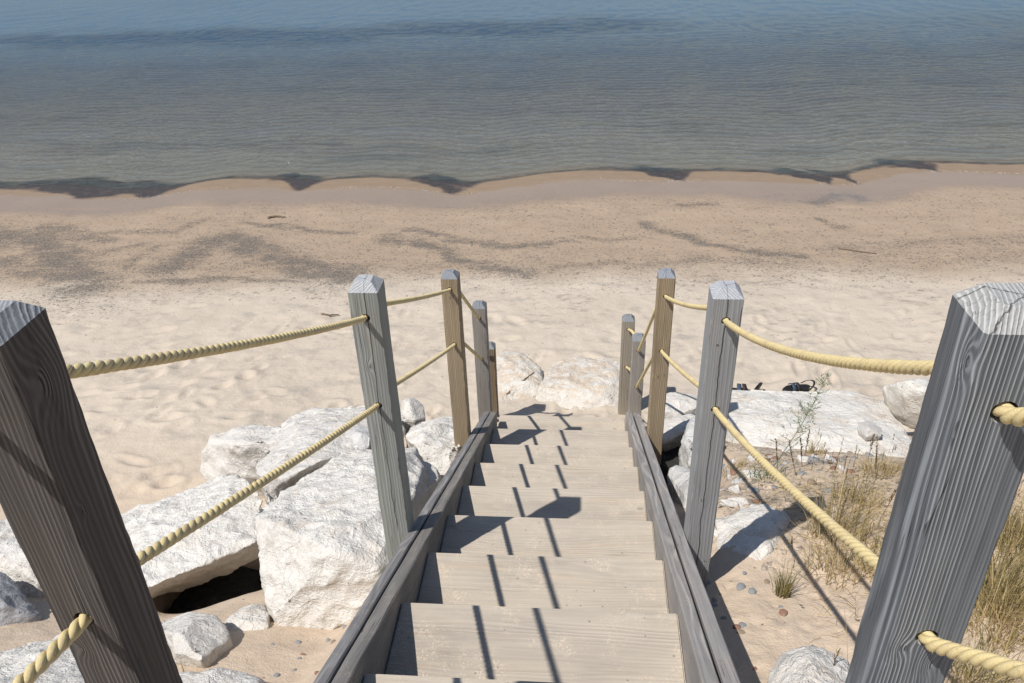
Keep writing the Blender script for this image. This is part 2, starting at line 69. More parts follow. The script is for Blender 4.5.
 ('boulder', 'white boulder cut by the bottom edge, left of the nearest right post', [(0.708, 1.62, -0.28), (0.727, 1.758, -0.33), (0.776, 1.856, -0.37), (0.894, 1.968, -0.39), (0.982, 1.952, -0.38), (1.011, 1.819, -0.33), (0.978, 1.614, -0.25), (0.85, 1.344, -0.13), (0.659, 1.345, -0.15), (0.85, 1.733, -0.23), (0.721, 1.628, -0.405), (0.759, 1.65, -0.64), (0.738, 1.752, -0.455), (0.771, 1.735, -0.64), (0.782, 1.84, -0.495), (0.801, 1.796, -0.64), (0.889, 1.941, -0.515), (0.874, 1.865, -0.64), (0.968, 1.927, -0.505), (0.929, 1.856, -0.64), (0.994, 1.807, -0.455), (0.947, 1.773, -0.64), (0.964, 1.623, -0.395), (0.926, 1.646, -0.64), (0.849, 1.379, -0.395), (0.847, 1.478, -0.64), (0.677, 1.38, -0.395), (0.729, 1.479, -0.64)]),
 ('stone', 'small two tone grey stone lying on the long white slab', [(1.873, 4.294, -1.25), (1.896, 4.358, -1.25), (1.957, 4.365, -1.23), (2.019, 4.284, -1.23), (1.994, 4.201, -1.23), (1.894, 4.188, -1.23), (1.907, 4.224, -1.18), (1.88, 4.293, -1.275), (1.898, 4.29, -1.3), (1.901, 4.351, -1.275), (1.913, 4.329, -1.3), (1.955, 4.357, -1.255), (1.95, 4.334, -1.3), (2.011, 4.284, -1.255), (1.988, 4.283, -1.3), (1.989, 4.209, -1.255), (1.973, 4.232, -1.3), (1.899, 4.197, -1.255), (1.911, 4.223, -1.3)]),
 ('stone', 'reddish brown round stone on the sand among grey pebbles, right bank', [(1.552, 3.839, -1.16), (1.582, 3.907, -1.17), (1.636, 3.919, -1.17), (1.66, 3.861, -1.16), (1.633, 3.791, -1.14), (1.567, 3.759, -1.13), (1.587, 3.807, -1.11), (1.557, 3.84, -1.18), (1.572, 3.842, -1.21), (1.584, 3.901, -1.19), (1.59, 3.884, -1.21), (1.633, 3.911, -1.19), (1.624, 3.891, -1.21), (1.654, 3.86, -1.18), (1.639, 3.856, -1.21), (1.63, 3.797, -1.16), (1.622, 3.812, -1.21), (1.571, 3.768, -1.155), (1.581, 3.792, -1.21)]),
 ('stone', 'flat grey stone just left of the reddish brown stone', [(1.425, 3.664, -1.07), (1.472, 3.721, -1.08), (1.537, 3.715, -1.08), (1.544, 3.66, -1.07), (1.482, 3.6, -1.05), (1.423, 3.598, -1.05), (1.478, 3.651, -1.05), (1.43, 3.664, -1.085), (1.446, 3.662, -1.11), (1.473, 3.715, -1.095), (1.476, 3.698, -1.11), (1.531, 3.71, -1.095), (1.515, 3.694, -1.11), (1.537, 3.66, -1.085), (1.52, 3.66, -1.11), (1.482, 3.606, -1.065), (1.482, 3.623, -1.11), (1.429, 3.604, -1.065), (1.445, 3.621, -1.11)]),
 ('stone', 'flat grey stone just right of the reddish brown stone', [(1.672, 3.804, -1.12), (1.731, 3.867, -1.14), (1.777, 3.851, -1.14), (1.735, 3.771, -1.12), (1.664, 3.727, -1.1), (1.706, 3.781, -1.1), (1.676, 3.804, -1.135), (1.688, 3.804, -1.17), (1.73, 3.861, -1.155), (1.725, 3.843, -1.17), (1.771, 3.846, -1.155), (1.754, 3.833, -1.17), (1.733, 3.775, -1.135), (1.728, 3.784, -1.17), (1.669, 3.735, -1.119), (1.684, 3.756, -1.17)]),
]
STREAKS=[([(-8.12, 9.77), (-7.18, 9.65), (-6.41, 8.85), (-5.61, 8.11)], 0.552, 0.9), ([(-7.51, 10.14), (-6.9, 10.02), (-6.21, 9.57)], 0.246, 0.6), ([(-4.85, 8.61), (-4.81, 9.53), (-4.44, 9.63), (-3.7, 8.87), (-2.63, 8.41)], 0.398, 0.95), ([(-4.47, 9.69), (-3.31, 8.84), (-2.85, 8.54)], 0.291, 0.7), ([(-6.22, 8.98), (-5.67, 9.34)], 0.215, 0.5), ([(-6.59, 10.0), (-5.45, 9.88), (-5.15, 10.33)], 0.178, 0.45), ([(-2.31, 9.7), (-1.81, 9.46), (-1.21, 8.81), (-0.53, 8.5)], 0.267, 0.9), ([(-2.18, 10.07), (-1.45, 9.68), (-0.76, 9.26), (0.0, 9.46)], 0.169, 0.7), ([(-4.51, 10.34), (-3.66, 9.95), (-2.96, 9.9)], 0.162, 0.6), ([(0.95, 10.15), (1.49, 9.74), (2.03, 9.24), (2.63, 9.0)], 0.173, 0.75), ([(3.41, 11.1), (3.92, 11.48), (4.09, 11.29)], 0.203, 1.0), ([(1.53, 11.0), (1.95, 11.08)], 0.148, 0.8), ([(3.22, 10.47), (3.43, 10.15)], 0.12, 0.6), ([(-0.15, 9.56), (0.86, 9.74)], 0.138, 0.35), ([(-5.96, 8.11), (-4.08, 8.24), (-2.67, 8.31)], 0.129, 0.55), ([(2.99, 9.28), (3.99, 9.48), (5.54, 9.6)], 0.319, 0.3), ([(-7.22, 8.86), (-6.4, 8.4)], 0.3, 0.6), ([(-0.13, 8.65), (1.51, 8.87), (2.66, 8.89)], 0.296, 0.35), ([(-5.36, 9.39), (-5.45, 8.78), (-5.45, 8.08)], 0.182, 0.4)]
WEED=[(-7.96, 11.99, 1.43), (-6.83, 11.91, 0.53), (-4.5, 12.08, 0.39), (-2.04, 12.19, 0.47), (1.39, 12.24, 0.39), (3.56, 12.08, 0.35), (4.01, 11.94, 0.19), (5.28, 12.32, 0.4)]
import bpy, bmesh, math, random
import numpy as np
from mathutils import Vector, Matrix, Euler, noise as mnoise
from math import radians, pi, sin, cos
scene = bpy.context.scene
COL = scene.collection
CAM_X, CAM_Z = 0.1238, 1.966
Y0, RUN, RISE = 1.4435, 0.4315, 0.205     # first visible nosing, going and rise of the flight
SL = RISE/RUN
HW = 0.457                                # half the clear width of the stairs

# ------------------------------------------------------------------ helpers
def tag(o, label=None, cat=None, group=None, kind=None):
    if label: o['label'] = label
    if cat: o['category'] = cat
    if group: o['group'] = group
    if kind: o['kind'] = kind
    return o
def empty(name, loc, rz=0):
    o = bpy.data.objects.new(name, None); COL.objects.link(o)
    o.location = loc; o.rotation_euler = (0,0,rz); o.empty_display_size = .1
    return o
def link_mesh(name, me, mats, parent=None, smooth=False):
    o = bpy.data.objects.new(name, me); COL.objects.link(o)
    for m in (mats if isinstance(mats,(list,tuple)) else [mats]): me.materials.append(m)
    if smooth: me.polygons.foreach_set('use_smooth', [True]*len(me.polygons))
    if parent: o.parent = parent
    return o
def bm_obj(name, bm, mats, parent=None, smooth=False):
    me = bpy.data.meshes.new(name); bm.to_mesh(me); bm.free()
    return link_mesh(name, me, mats, parent, smooth)
def np_mesh(name, V, F):
    me = bpy.data.meshes.new(name)
    V = np.asarray(V, np.float32); F = np.asarray(F, np.int32); k = F.shape[1]
    me.vertices.add(len(V)); me.vertices.foreach_set('co', V.ravel())
    me.loops.add(F.size); me.loops.foreach_set('vertex_index', F.ravel())
    me.polygons.add(len(F)); me.polygons.foreach_set('loop_start', np.arange(len(F), dtype=np.int32)*k)
    me.update(calc_edges=True)
    return me
def bake(o):
    dg = bpy.context.evaluated_depsgraph_get()
    me = bpy.data.meshes.new_from_object(o.evaluated_get(dg))
    o.modifiers.clear(); old = o.data; o.data = me; bpy.data.meshes.remove(old)

# ------------------------------------------------------------------ node helper
class N:
    def __init__(s, name):
        s.m = bpy.data.materials.new(name); s.m.use_nodes = True
        s.t = s.m.node_tree; s.t.nodes.clear()
        s.out = s.t.nodes.new('ShaderNodeOutputMaterial')
    def node(s, typ, ins=None, **props):
        n = s.t.nodes.new(typ)
        for k, v in props.items(): setattr(n, k, v)
        for k, v in (ins or {}).items(): s.set(n.inputs[k], v)
        return n
    def set(s, sock, v):
        if isinstance(v, bpy.types.NodeSocket): s.t.links.new(v, sock)
        elif isinstance(v, bpy.types.Node): s.t.links.new(v.outputs[0], sock)
        elif v is not None:
            if isinstance(v, (tuple, list)) and len(v) == 3 and sock.type == 'RGBA': v = (*v, 1)
            sock.default_value = v
    def math(s, op, a, b=None, c=None, clamp=False):
        n = s.t.nodes.new('ShaderNodeMath'); n.operation = op; n.use_clamp = clamp
        s.set(n.inputs[0], a)
        if b is not None: s.set(n.inputs[1], b)
        if c is not None: s.set(n.inputs[2], c)
        return n.outputs[0]
    def vmath(s, op, a, b=None, sc=None):
        n = s.t.nodes.new('ShaderNodeVectorMath'); n.operation = op
        s.set(n.inputs[0], a)
        if b is not None: s.set(n.inputs[1], b)
        if sc is not None: s.set(n.inputs[3], sc)
        return n.outputs[1] if op in ('LENGTH','DISTANCE','DOT_PRODUCT') else n.outputs[0]
    def mix(s, f, a, b, mode='MIX'):
        n = s.t.nodes.new('ShaderNodeMix'); n.data_type = 'RGBA'; n.blend_type = mode; n.clamp_factor = True
        s.set(n.inputs[0], f); s.set(n.inputs[6], a); s.set(n.inputs[7], b)
        return n.outputs[2]
    def noise(s, vec, scale, detail=2, rough=.5, dist=0, color=False):
        n = s.node('ShaderNodeTexNoise', {'Vector':vec,'Scale':scale,'Detail':detail,'Roughness':rough,'Distortion':dist})
        return n.outputs[1] if color else n.outputs[0]
    def voro(s, vec, scale, feature='F1', rnd=1.0, out=0):
        n = s.node('ShaderNodeTexVoronoi', {'Vector':vec,'Scale':scale}, feature=feature)
        if 'Randomness' in n.inputs: n.inputs['Randomness'].default_value = rnd
        return n.outputs[out]
    def ramp(s, f, stops, interp='LINEAR'):
        n = s.t.nodes.new('ShaderNodeValToRGB'); s.set(n.inputs[0], f); n.color_ramp.interpolation = interp
        e = n.color_ramp.elements
        while len(e) < len(stops): e.new(.5)
        for x, (p, c) in zip(e, stops):
            x.position = p; x.color = (c,c,c,1) if isinstance(c,(int,float)) else (*c,1)
        return n.outputs[0]
    def step(s, x, a, b):
        n = s.t.nodes.new('ShaderNodeMapRange'); n.interpolation_type = 'SMOOTHSTEP'
        s.set(n.inputs[0], x); s.set(n.inputs[1], a); s.set(n.inputs[2], b); n.inputs[3].default_value = 0; n.inputs[4].default_value = 1
        return n.outputs[0]
    def attr(s, name):
        return s.node('ShaderNodeAttribute', attribute_name=name).outputs[2]
    def obj(s): return s.node('ShaderNodeTexCoord').outputs[3]
    def pos(s): return s.node('ShaderNodeNewGeometry').outputs[0]
    def scale(s, v, xyz): return s.vmath('MULTIPLY', v, tuple(xyz))
    def bump(s, h, strength, dist, nrm=None):
        n = s.node('ShaderNodeBump', {'Strength':strength,'Distance':dist,'Height':h})
        if nrm is not None: s.set(n.inputs['Normal'], nrm)
        return n.outputs[0]
    def bsdf(s, color, rough=.8, nrm=None, spec=.3, **extra):
        n = s.node('ShaderNodeBsdfPrincipled', {'Base Color':color,'Roughness':rough,'Specular IOR Level':spec})
        if nrm is not None: s.set(n.inputs['Normal'], nrm)
        for k, v in extra.items(): s.set(n.inputs[k.replace('_',' ')], v)
        return n
    def done(s, sh):
        s.t.links.new(sh.outputs[0] if isinstance(sh, bpy.types.Node) else sh, s.out.inputs[0]); return s.m

def wood(name, dark, light, seed=0, axis='z', ring=.005, pith=(-.13,.09), knots=(), cracks=(), cap=None, bumpd=.0016,
         blotch=.35, moss=None, dust=None, warp=.012, contrast=1.0, slits=.6):
    """weathered lumber: growth rings around a pith axis, warped round knots, fine fibre, checks"""
    s = N(name); P = s.obj()
    if axis != 'z':
        sep = s.node('ShaderNodeSeparateXYZ', {0:P}); cb = s.t.nodes.new('ShaderNodeCombineXYZ')
        order = {'x':(1,2,0), 'y':(0,2,1)}[axis]
        for i, j in enumerate(order): s.t.links.new(sep.outputs[j], cb.inputs[i])
        P = cb.outputs[0]
    rnd = s.node('ShaderNodeObjectInfo').outputs['Random'] if axis == 'x' else None
    off = s.vmath('ADD', P, (seed*1.37, seed*2.11, seed*3.7))
    if rnd is not None:
        cb2 = s.t.nodes.new('ShaderNodeCombineXYZ'); s.set(cb2.inputs[2], s.math('MULTIPLY', rnd, 37.0)); s.set(cb2.inputs[0], s.math('MULTIPLY', rnd, 5.0))
        off = s.vmath('ADD', off, cb2.outputs[0])
    w1 = s.noise(s.scale(off,(5,5,1.1)), 1, 2, .5, color=True)
    w2 = s.noise(s.scale(off,(40,40,5)), 1, 2, .5, color=True)
    pw = s.vmath('ADD', P, s.vmath('SCALE', s.vmath('SUBTRACT', w1, (.5,.5,.5)), sc=warp*1.6))
    pw = s.vmath('ADD', pw, s.vmath('SCALE', s.vmath('SUBTRACT', w2, (.5,.5,.5)), sc=.0045))
    px = pith[0]; py = pith[1]
    if rnd is not None:
        pv = s.t.nodes.new('ShaderNodeCombineXYZ'); s.set(pv.inputs[0], s.math('MULTIPLY_ADD', rnd, .3, px)); pv.inputs[1].default_value = py; pvo = pv.outputs[0]
    else: pvo = (px,py,0)
    r = s.vmath('LENGTH', s.vmath('MULTIPLY', s.vmath('SUBTRACT', pw, pvo), (1,1,0)))
    kmask = None
    for (kx,ky,kz,ks) in knots:
        d = s.vmath('LENGTH', s.vmath('MULTIPLY', s.vmath('SUBTRACT', pw, (kx,ky,kz)), (1,1,.6)))
        g = s.math('POWER', 2.718, s.math('MULTIPLY', s.math('POWER', s.math('DIVIDE', d, ks*1.6), 2.0), -1.0))
        r = s.math('ADD', r, s.math('MULTIPLY', g, ks*1.1))
        km = s.math('SUBTRACT', 1.0, s.step(d, ks*.5, ks*.75))
        kmask = km if kmask is None else s.math('MAXIMUM', kmask, km)
    rj = s.noise(s.scale(off,(90,90,2)), 1, 3, .6)
    rv = s.t.nodes.new('ShaderNodeCombineXYZ'); s.set(rv.inputs[0], r); rv.inputs[1].default_value = seed
    yr = s.noise(rv.outputs[0], .45/ring*.55, 2, .6)          # good and bad growing years
    rj = s.math('MULTIPLY_ADD', yr, 3.4, rj)
    ph = s.math('MULTIPLY_ADD', rj, 3.2, s.math('MULTIPLY', r, 2*pi/ring))
    wv = s.math('MULTIPLY_ADD', s.math('SINE', ph), .5, .5)
    wv = s.math('POWER', wv, 1.8)
    lfm = s.noise(s.scale(off,(16,16,.5)), 1, 2)
    ringv = s.math('MULTIPLY', wv, s.math('MULTIPLY_ADD', s.math('MULTIPLY', s.step(lfm, .32, .68), s.math('MULTIPLY_ADD', yr, 1.5, .1)), .95, .22))
    fib = s.noise(s.scale(off,(420,420,9)), 1, 3, .6)
    fib2 = s.noise(s.scale(off,(120,120,2.2)), 1, 3, .6)
    big = s.noise(s.scale(off,(7,7,1.3)), 1, 4, .6)
    f = s.math('ADD', s.math('MULTIPLY', ringv, .62*contrast), s.math('MULTIPLY', fib, .25))
    f = s.math('ADD', f, s.math('MULTIPLY', fib2, .45))
    f = s.math('SUBTRACT', f, .22)
    col = s.mix(f, dark, light)
    col = s.mix(s.math('MULTIPLY', s.step(big,.45,.7), blotch), col, s.mix(1.0, col, (.55,.56,.6), 'MULTIPLY'))
    warm = s.step(s.noise(s.scale(s.vmath('ADD', off, (7,3,1)),(13,13,2.0)), 1, 4, .65), .52, .72)
    col = s.mix(s.math('MULTIPLY', warm, .28), col, s.mix(1.0, col, (1.12,.93,.74), 'MULTIPLY'))
    if moss: col = s.mix(s.math('MULTIPLY', s.step(s.noise(s.scale(off,(11,11,2)),1,4,.7), .42,.62), .3), col, moss)
    if kmask is not None:
        kr = s.math('MULTIPLY_ADD', s.math('SINE', s.math('MULTIPLY', r, 2*pi/.0035)), .5, .5)
        col = s.mix(s.math('MULTIPLY', kmask, .9), col, s.mix(kr, tuple(c*.25 for c in dark), tuple(c*.7 for c in light)))
    h = s.math('ADD', s.math('MULTIPLY', ringv, .8), s.math('MULTIPLY', s.math('ADD', fib, fib2), .45))
    # long drying checks: fine dark slits that follow the grain
    ck = s.noise(s.scale(off,(70,70,1.4)), 1, 1, .5)
    slit = s.math('SUBTRACT', 1.0, s.step(s.math('ABSOLUTE', s.math('SUBTRACT', ck, .5)), .0, .012))
    slit = s.math('MULTIPLY', slit, s.math('MULTIPLY', s.step(s.noise(s.scale(off,(9,9,2.2)),1,2), .54, .64), slits))
    for (cx, amp, w, z0, z1, front) in cracks:      # one deep check on the face turned to the stairs' head
        sep2 = s.node('ShaderNodeSeparateXYZ', {0:P})
        wob = s.noise(s.scale(off,(0,0,4.5)), 1, 4, .6)
        dx = s.math('ABSOLUTE', s.math('SUBTRACT', sep2.outputs[0], s.math('MULTIPLY_ADD', s.math('SUBTRACT', wob, .5), amp, cx)))
        c1 = s.math('SUBTRACT', 1.0, s.step(dx, w*.35, w))
        c1 = s.math('MULTIPLY', c1, s.math('MULTIPLY', s.step(sep2.outputs[2], z0, z0+.08), s.math('SUBTRACT', 1.0, s.step(sep2.outputs[2], z1-.02, z1+.02))))
        c1 = s.math('MULTIPLY', c1, s.math('LESS_THAN', sep2.outputs[1], front))
        slit = s.math('MAXIMUM', slit, c1)
    col = s.mix(s.math('MULTIPLY', slit, .85), col, tuple(c*.12 for c in dark))
    h = s.math('SUBTRACT', h, s.math('MULTIPLY', slit, 1.6))
    if cap:
        nz = s.node('ShaderNodeSeparateXYZ', {0:s.node('ShaderNodeTexCoord').outputs[1]}).outputs[2]
        up = s.step(nz, .25, .5)
        ec = s.mix(s.math('ADD', s.math('MULTIPLY', wv, .55), s.math('MULTIPLY', s.noise(off, 160, 3,.6), .5)), tuple(c*.42 for c in cap), cap)
        sp3 = s.node('ShaderNodeSeparateXYZ', {0:P}); wb = s.math('MULTIPLY_ADD', s.noise(off, 45, 3, .7), .016, -.008)
        for an, o3 in ((seed*1.3, .004), (seed*1.3+1.25, -.006)):
            ln = s.math('ADD', s.math('MULTIPLY', sp3.outputs[0], cos(an)), s.math('MULTIPLY', sp3.outputs[1], sin(an)))
            al = s.math('ADD', s.math('MULTIPLY', sp3.outputs[0], -sin(an)), s.math('MULTIPLY', sp3.outputs[1], cos(an)))
            q3 = s.math('SUBTRACT', 1.0, s.step(s.math('ABSOLUTE', s.math('SUBTRACT', s.math('ADD', ln, wb), o3)), .0004, .0016))
            q3 = s.math('MULTIPLY', q3, s.math('GREATER_THAN', al, -.012))
            ec = s.mix(s.math('MULTIPLY', q3, .8), ec, tuple(c*.1 for c in cap))
        col = s.mix(up, col, ec)
    if axis == 'x':
        kv = s.voro(s.scale(off,(3.2,3.2,2.4)), 1); kk = s.math('SUBTRACT', 1.0, s.step(kv, .025, .05))
        col = s.mix(s.math('MULTIPLY', kk, .55), col, tuple(c*.45 for c in dark))
        stn = s.step(s.noise(s.scale(off,(5,5,2.2)), 1, 5, .7), .48, .66)
        col = s.mix(s.math('MULTIPLY', stn, .34), col, s.mix(1.0, col, (.70,.71,.74), 'MULTIPLY'))
        spt = s.math('MULTIPLY', s.math('GREATER_THAN', s.node('ShaderNodeSeparateXYZ',{0:s.voro(off, 42,'F1',1,1)}).outputs[0], .93), s.math('LESS_THAN', s.voro(off,42), .16))
        col = s.mix(s.math('MULTIPLY', spt, .7), col, tuple(c*.35 for c in dark))
    if dust:
        dn = s.step(s.noise(s.vmath('ADD',s.pos(),(3,1,2)), 7, 5, .75), .46, .66)
        dsp = s.step(s.noise(s.pos(), 150, 3, .8), .48, .6)
        col = s.mix(s.math('MULTIPLY', s.math('MULTIPLY', dn, dsp), .8), col, dust)
    nr = s.bump(h, .9, bumpd)
    return s.done(s.bsdf(col, .82, nr, .22))

# ------------------------------------------------------------------ world, sun, camera
SUN_AZ = Vector((.733,.680)).normalized(); EL = radians(58.5)
world = bpy.data.worlds.new('World'); scene.world = world; world.use_nodes = True
wt = world.node_tree; bg = wt.nodes['Background']; sky = wt.nodes.new('ShaderNodeTexSky')
sky.sky_type = 'NISHITA'; sky.sun_disc = False; sky.sun_elevation = EL
sky.sun_rotation = math.atan2(-SUN_AZ.x, -SUN_AZ.y); sky.altitude = 100; sky.dust_density = .6; sky.ozone_density = 1.6
wt.links.new(sky.outputs[0], bg.inputs[0]); bg.inputs[1].default_value = 0.085
sd = bpy.data.lights.new('sun','SUN'); sd.energy = 4.6; sd.angle = radians(.53); sd.color = (1,.955,.89)
so = bpy.data.objects.new('sun', sd); COL.objects.link(so)
dirv = Vector((SUN_AZ.x*cos(EL), SUN_AZ.y*cos(EL), -sin(EL)))
so.rotation_euler = dirv.to_track_quat('-Z','Y').to_euler(); so.location = (-4,-4,8)
# camera: 18 mm on an APS-C body, tilted down 31 degrees
cd = bpy.data.cameras.new('camera'); cd.sensor_width = 36; cd.lens = 819/1024*36; cd.clip_end = 3000; cd.clip_start = .02
co = bpy.data.objects.new('camera', cd); COL.objects.link(co); scene.camera = co
p_, y_, r_ = 0.5431, 0.0974, -0.0366
f_ = Vector((-sin(y_)*cos(p_), cos(y_)*cos(p_), -sin(p_)))
rt = f_.cross(Vector((0,0,1))).normalized(); up = rt.cross(f_)
rt2 = rt*cos(r_)+up*sin(r_); up2 = -rt*sin(r_)+up*cos(r_)
co.matrix_world = Matrix(((rt2.x,up2.x,-f_.x,CAM_X),(rt2.y,up2.y,-f_.y,0),(rt2.z,up2.z,-f_.z,CAM_Z),(0,0,0,1)))
scene.view_settings.view_transform = 'Standard'; scene.view_settings.look = 'None'
scene.view_settings.exposure = 0; scene.view_settings.gamma = 1
scene.cycles.max_bounces = 8; scene.cycles.transparent_max_bounces = 12
scene.cycles.caustics_reflective = False; scene.cycles.caustics_refractive = False

# ------------------------------------------------------------------ ground
rng = np.random.default_rng(7)
def grow(a, step, end, f=1.22):
    out = []; x = a
    while abs(x-a) < abs(end-a): x += step; out.append(x); step *= f
    return out
xs = np.concatenate([np.array(grow(-10.2,-.05,-130))[::-1], np.arange(-10.2,-3.0,.03), np.arange(-3.0,2.9,.0145), np.arange(2.9,7.8,.03), grow(7.8,.05,130)])
ys = np.concatenate([np.array(grow(0.6,-.04,-25))[::-1], np.arange(.6,1.5,.03), np.arange(1.5,6.2,.0145), np.arange(6.2,13.6,.026), grow(13.6,.04,420)])
X, Yg = np.meshgrid(xs, ys)
Z = terrain(X, Yg)
V_ = Yg-.055*X
dry = 1-sst(8.0,8.9, V_+.35*fbm(X*.8,Yg*.8,3,3))
soft = sst(8.1,6.7,V_) if False else 1-sst(6.2,8.2,V_)
# gentle hummocks and trampled footprints in the loose sand
Z += dry*(.014*fbm(X*2.6,Yg*3.4,21,3) + .006*fbm(X*9,Yg*9,22,2))*(Yg<13)
Z += (1-dry)*(Yg<14)*.004*fbm(X*2,Yg*2,23,3)
Z += (Yg<13)*.0016*fbm(X*38,Yg*38,24,2)
def stamp(cx, cy, L, Wd, ang, dep):
    i0, i1 = np.searchsorted(xs,[cx-L*1.6,cx+L*1.6]); j0, j1 = np.searchsorted(ys,[cy-L*1.6,cy+L*1.6])
    if i1-i0 < 2 or j1-j0 < 2: return
    a = X[j0:j1,i0:i1]-cx; b = Yg[j0:j1,i0:i1]-cy
    u = (a*cos(ang)+b*sin(ang))/L; w = (-a*sin(ang)+b*cos(ang))/Wd
    q = u*u+w*w
    Z[j0:j1,i0:i1] += -dep*np.exp(-q*1.6)+dep*.55*np.exp(-(np.sqrt(q)-1.25)**2*5)
for i in range(760):
    cy = 4.2+4.3*rng.random()**1.2; cx = rng.uniform(-8,6)
    if cy-.055*cx > 6.0+2.2*rng.random(): continue
    if abs(cx) < 1.2 and cy < 5.0 or (cx > .6 and cy < 5.2): continue
    k = 1-sst(6.0,8.4,cy)
    stamp(cx, cy, rng.uniform(.07,.16), rng.uniform(.04,.075), rng.normal(.7,.6), rng.uniform(.008,.025)*(.3+.7*k))
for i in range(900):   # scuffs in the bank sand
    cx = rng.uniform(.7,2.6); cy = rng.uniform(1.5,4.4)
    stamp(cx, cy, rng.uniform(.02,.07), rng.uniform(.015,.04), rng.uniform(0,3), rng.uniform(.002,.008))
dv = V_-shore_v(X)
def seg_mask(X, Y, pl, w):
    m = np.zeros_like(X)
    for (x0,y0),(x1,y1) in zip(pl[:-1],pl[1:]):
        dx, dy = x1-x0, y1-y0; t = np.clip(((X-x0)*dx+(Y-y0)*dy)/(dx*dx+dy*dy),0,1)
        d = np.hypot(X-x0-t*dx, Y-y0-t*dy)
        m = np.maximum(m, np.exp(-(d/w)**2*1.3))
    return m
dark = np.zeros_like(X)
WX = X+.15*fbm(X*1.6,Yg*2.2,31,4); WY = Yg+.16*fbm(X*1.8,Yg*2.4,32,4)
sel = (Yg > 7) & (Yg < 12.8) & (np.abs(X) < 12)
for pl, w, a in STREAKS:
    dark[sel] = np.maximum(dark[sel], a*seg_mask(WX[sel], WY[sel], pl, w*.62)+.22*a*seg_mask(WX[sel], WY[sel], pl, w*1.7))
band = np.exp(-((V_-8.75)/.42)**2)*.2 + .14*np.exp(-((V_-9.6)/.7)**2)*sst(-.2,.5,fbm(X*.7,Yg*1.3,41,3))
dark = np.maximum(dark, band*(Yg<13))
dark = np.maximum(dark, .13*sst(7.6,8.6,V_)*sst(11.9,11.0,V_)*(.5+.9*np.clip(fbm(X*1.3,Yg*2,43,4)+.3,0,1)))
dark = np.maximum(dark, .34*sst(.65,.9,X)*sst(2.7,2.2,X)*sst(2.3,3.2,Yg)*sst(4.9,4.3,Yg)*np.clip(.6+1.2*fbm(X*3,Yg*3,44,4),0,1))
edge = fbm(X*3,Yg*3,51,4)*1.6
reach = np.zeros_like(X)
for cx, cy, hw in WEED:
    u = (X+.5*dv+.10*edge-cx)/(hw*.75); reach = np.maximum(reach, .55*np.exp(-np.abs(u)**1.7))
out_ = .08+.14*sst(-5.5,-7.5,X)+.7*reach+.05*np.sin(X*3.1)
fb = fbm(X*7,Yg*7,52,3)
weed = sst(-reach-.07, -reach+.09, dv-.02+.06*edge+.05*fb)*(1-sst(out_-.03, out_+.22, dv+.07*edge))
weed *= np.clip(.66+.55*reach/.55+.5*fb,0,1)
weed *= (Yg<14)
wet = sst(-1.75,-1.2,dv+.25*fbm(X*1.1,Yg*.6,61,3))
swash = sst(-.62,-.45,dv+.07*edge)
lake = np.clip(dv,0,60)
nx, ny = len(xs), len(ys)
idx = np.arange(nx*ny).reshape(ny,nx)
F = np.stack([idx[:-1,:-1],idx[:-1,1:],idx[1:,1:],idx[1:,:-1]],-1).reshape(-1,4)
me = np_mesh('sandy_ground', np.stack([X,Yg,Z],-1).reshape(-1,3), F)
for nm, arr in (('dry',dry),('dark',dark),('weed',weed),('wet',wet),('swash',swash),('lake',lake)):
    at = me.attributes.new(nm,'FLOAT','POINT'); at.data.foreach_set('value', arr.astype(np.float32).ravel())

s = N('sand'); P = s.pos()
aDry, aDark, aWeed, aWet, aLake = (s.attr(k) for k in ('dry','dark','weed','wet','lake'))
n_lo = s.noise(P, 1.3, 4, .55); n_mid = s.noise(P, 7, 4, .6); n_fine = s.noise(P, 420, 3, .7); n_grain = s.noise(P, 120, 2, .6)
sep = s.node('ShaderNodeSeparateXYZ', {0:P})
Pst = s.scale(P,(1,1.6,1))
dryc = s.mix(n_lo, (.53,.455,.37), (.66,.575,.475))
dryc = s.mix(s.math('MULTIPLY', s.step(s.noise(Pst, 3.2, 5, .65), .5, .68), .5), dryc, (.37,.34,.30))
mid = s.mix(s.noise(Pst, 2.2, 5, .6), (.37,.282,.205), (.485,.38,.285))
c = s.mix(aDry, mid, dryc)
near = s.math('SUBTRACT', 1.0, s.step(sep.outputs[1], 3.6, 5.4))
c = s.mix(s.math('MULTIPLY', near, .75), c, s.mix(n_mid, (.55,.42,.305), (.70,.57,.44)))
wetc = s.mix(s.noise(Pst, 1.5, 3), (.31,.23,.17), (.37,.28,.21))
c = s.mix(aWet, c, wetc)
swf = s.attr('swash')
c = s.mix(swf, c, s.mix(s.noise(Pst, 4, 4, .7), (.25,.175,.115), (.36,.26,.17)))
# grey gravel streaks: separate little grains, denser where the mask is high
g1 = s.voro(P, 34, 'F1', 1, 0); g1c = s.voro(P, 34, 'F1', 1, 1)
cell = s.node('ShaderNodeSeparateXYZ', {0:g1c}).outputs[0]
g2c = s.node('ShaderNodeSeparateXYZ', {0:s.voro(P, 85, 'F1', 1, 1)}).outputs[0]
rag = s.noise(s.scale(P,(3,6,3)), 1, 6, .75)
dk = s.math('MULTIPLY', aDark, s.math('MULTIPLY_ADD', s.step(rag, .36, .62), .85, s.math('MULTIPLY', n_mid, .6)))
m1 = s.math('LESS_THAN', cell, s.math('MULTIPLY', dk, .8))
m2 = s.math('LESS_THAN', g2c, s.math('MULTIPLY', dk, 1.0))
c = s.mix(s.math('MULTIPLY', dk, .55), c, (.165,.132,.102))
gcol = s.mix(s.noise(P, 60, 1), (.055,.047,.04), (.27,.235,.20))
c = s.mix(s.math('MULTIPLY', m2, .6), c, gcol)
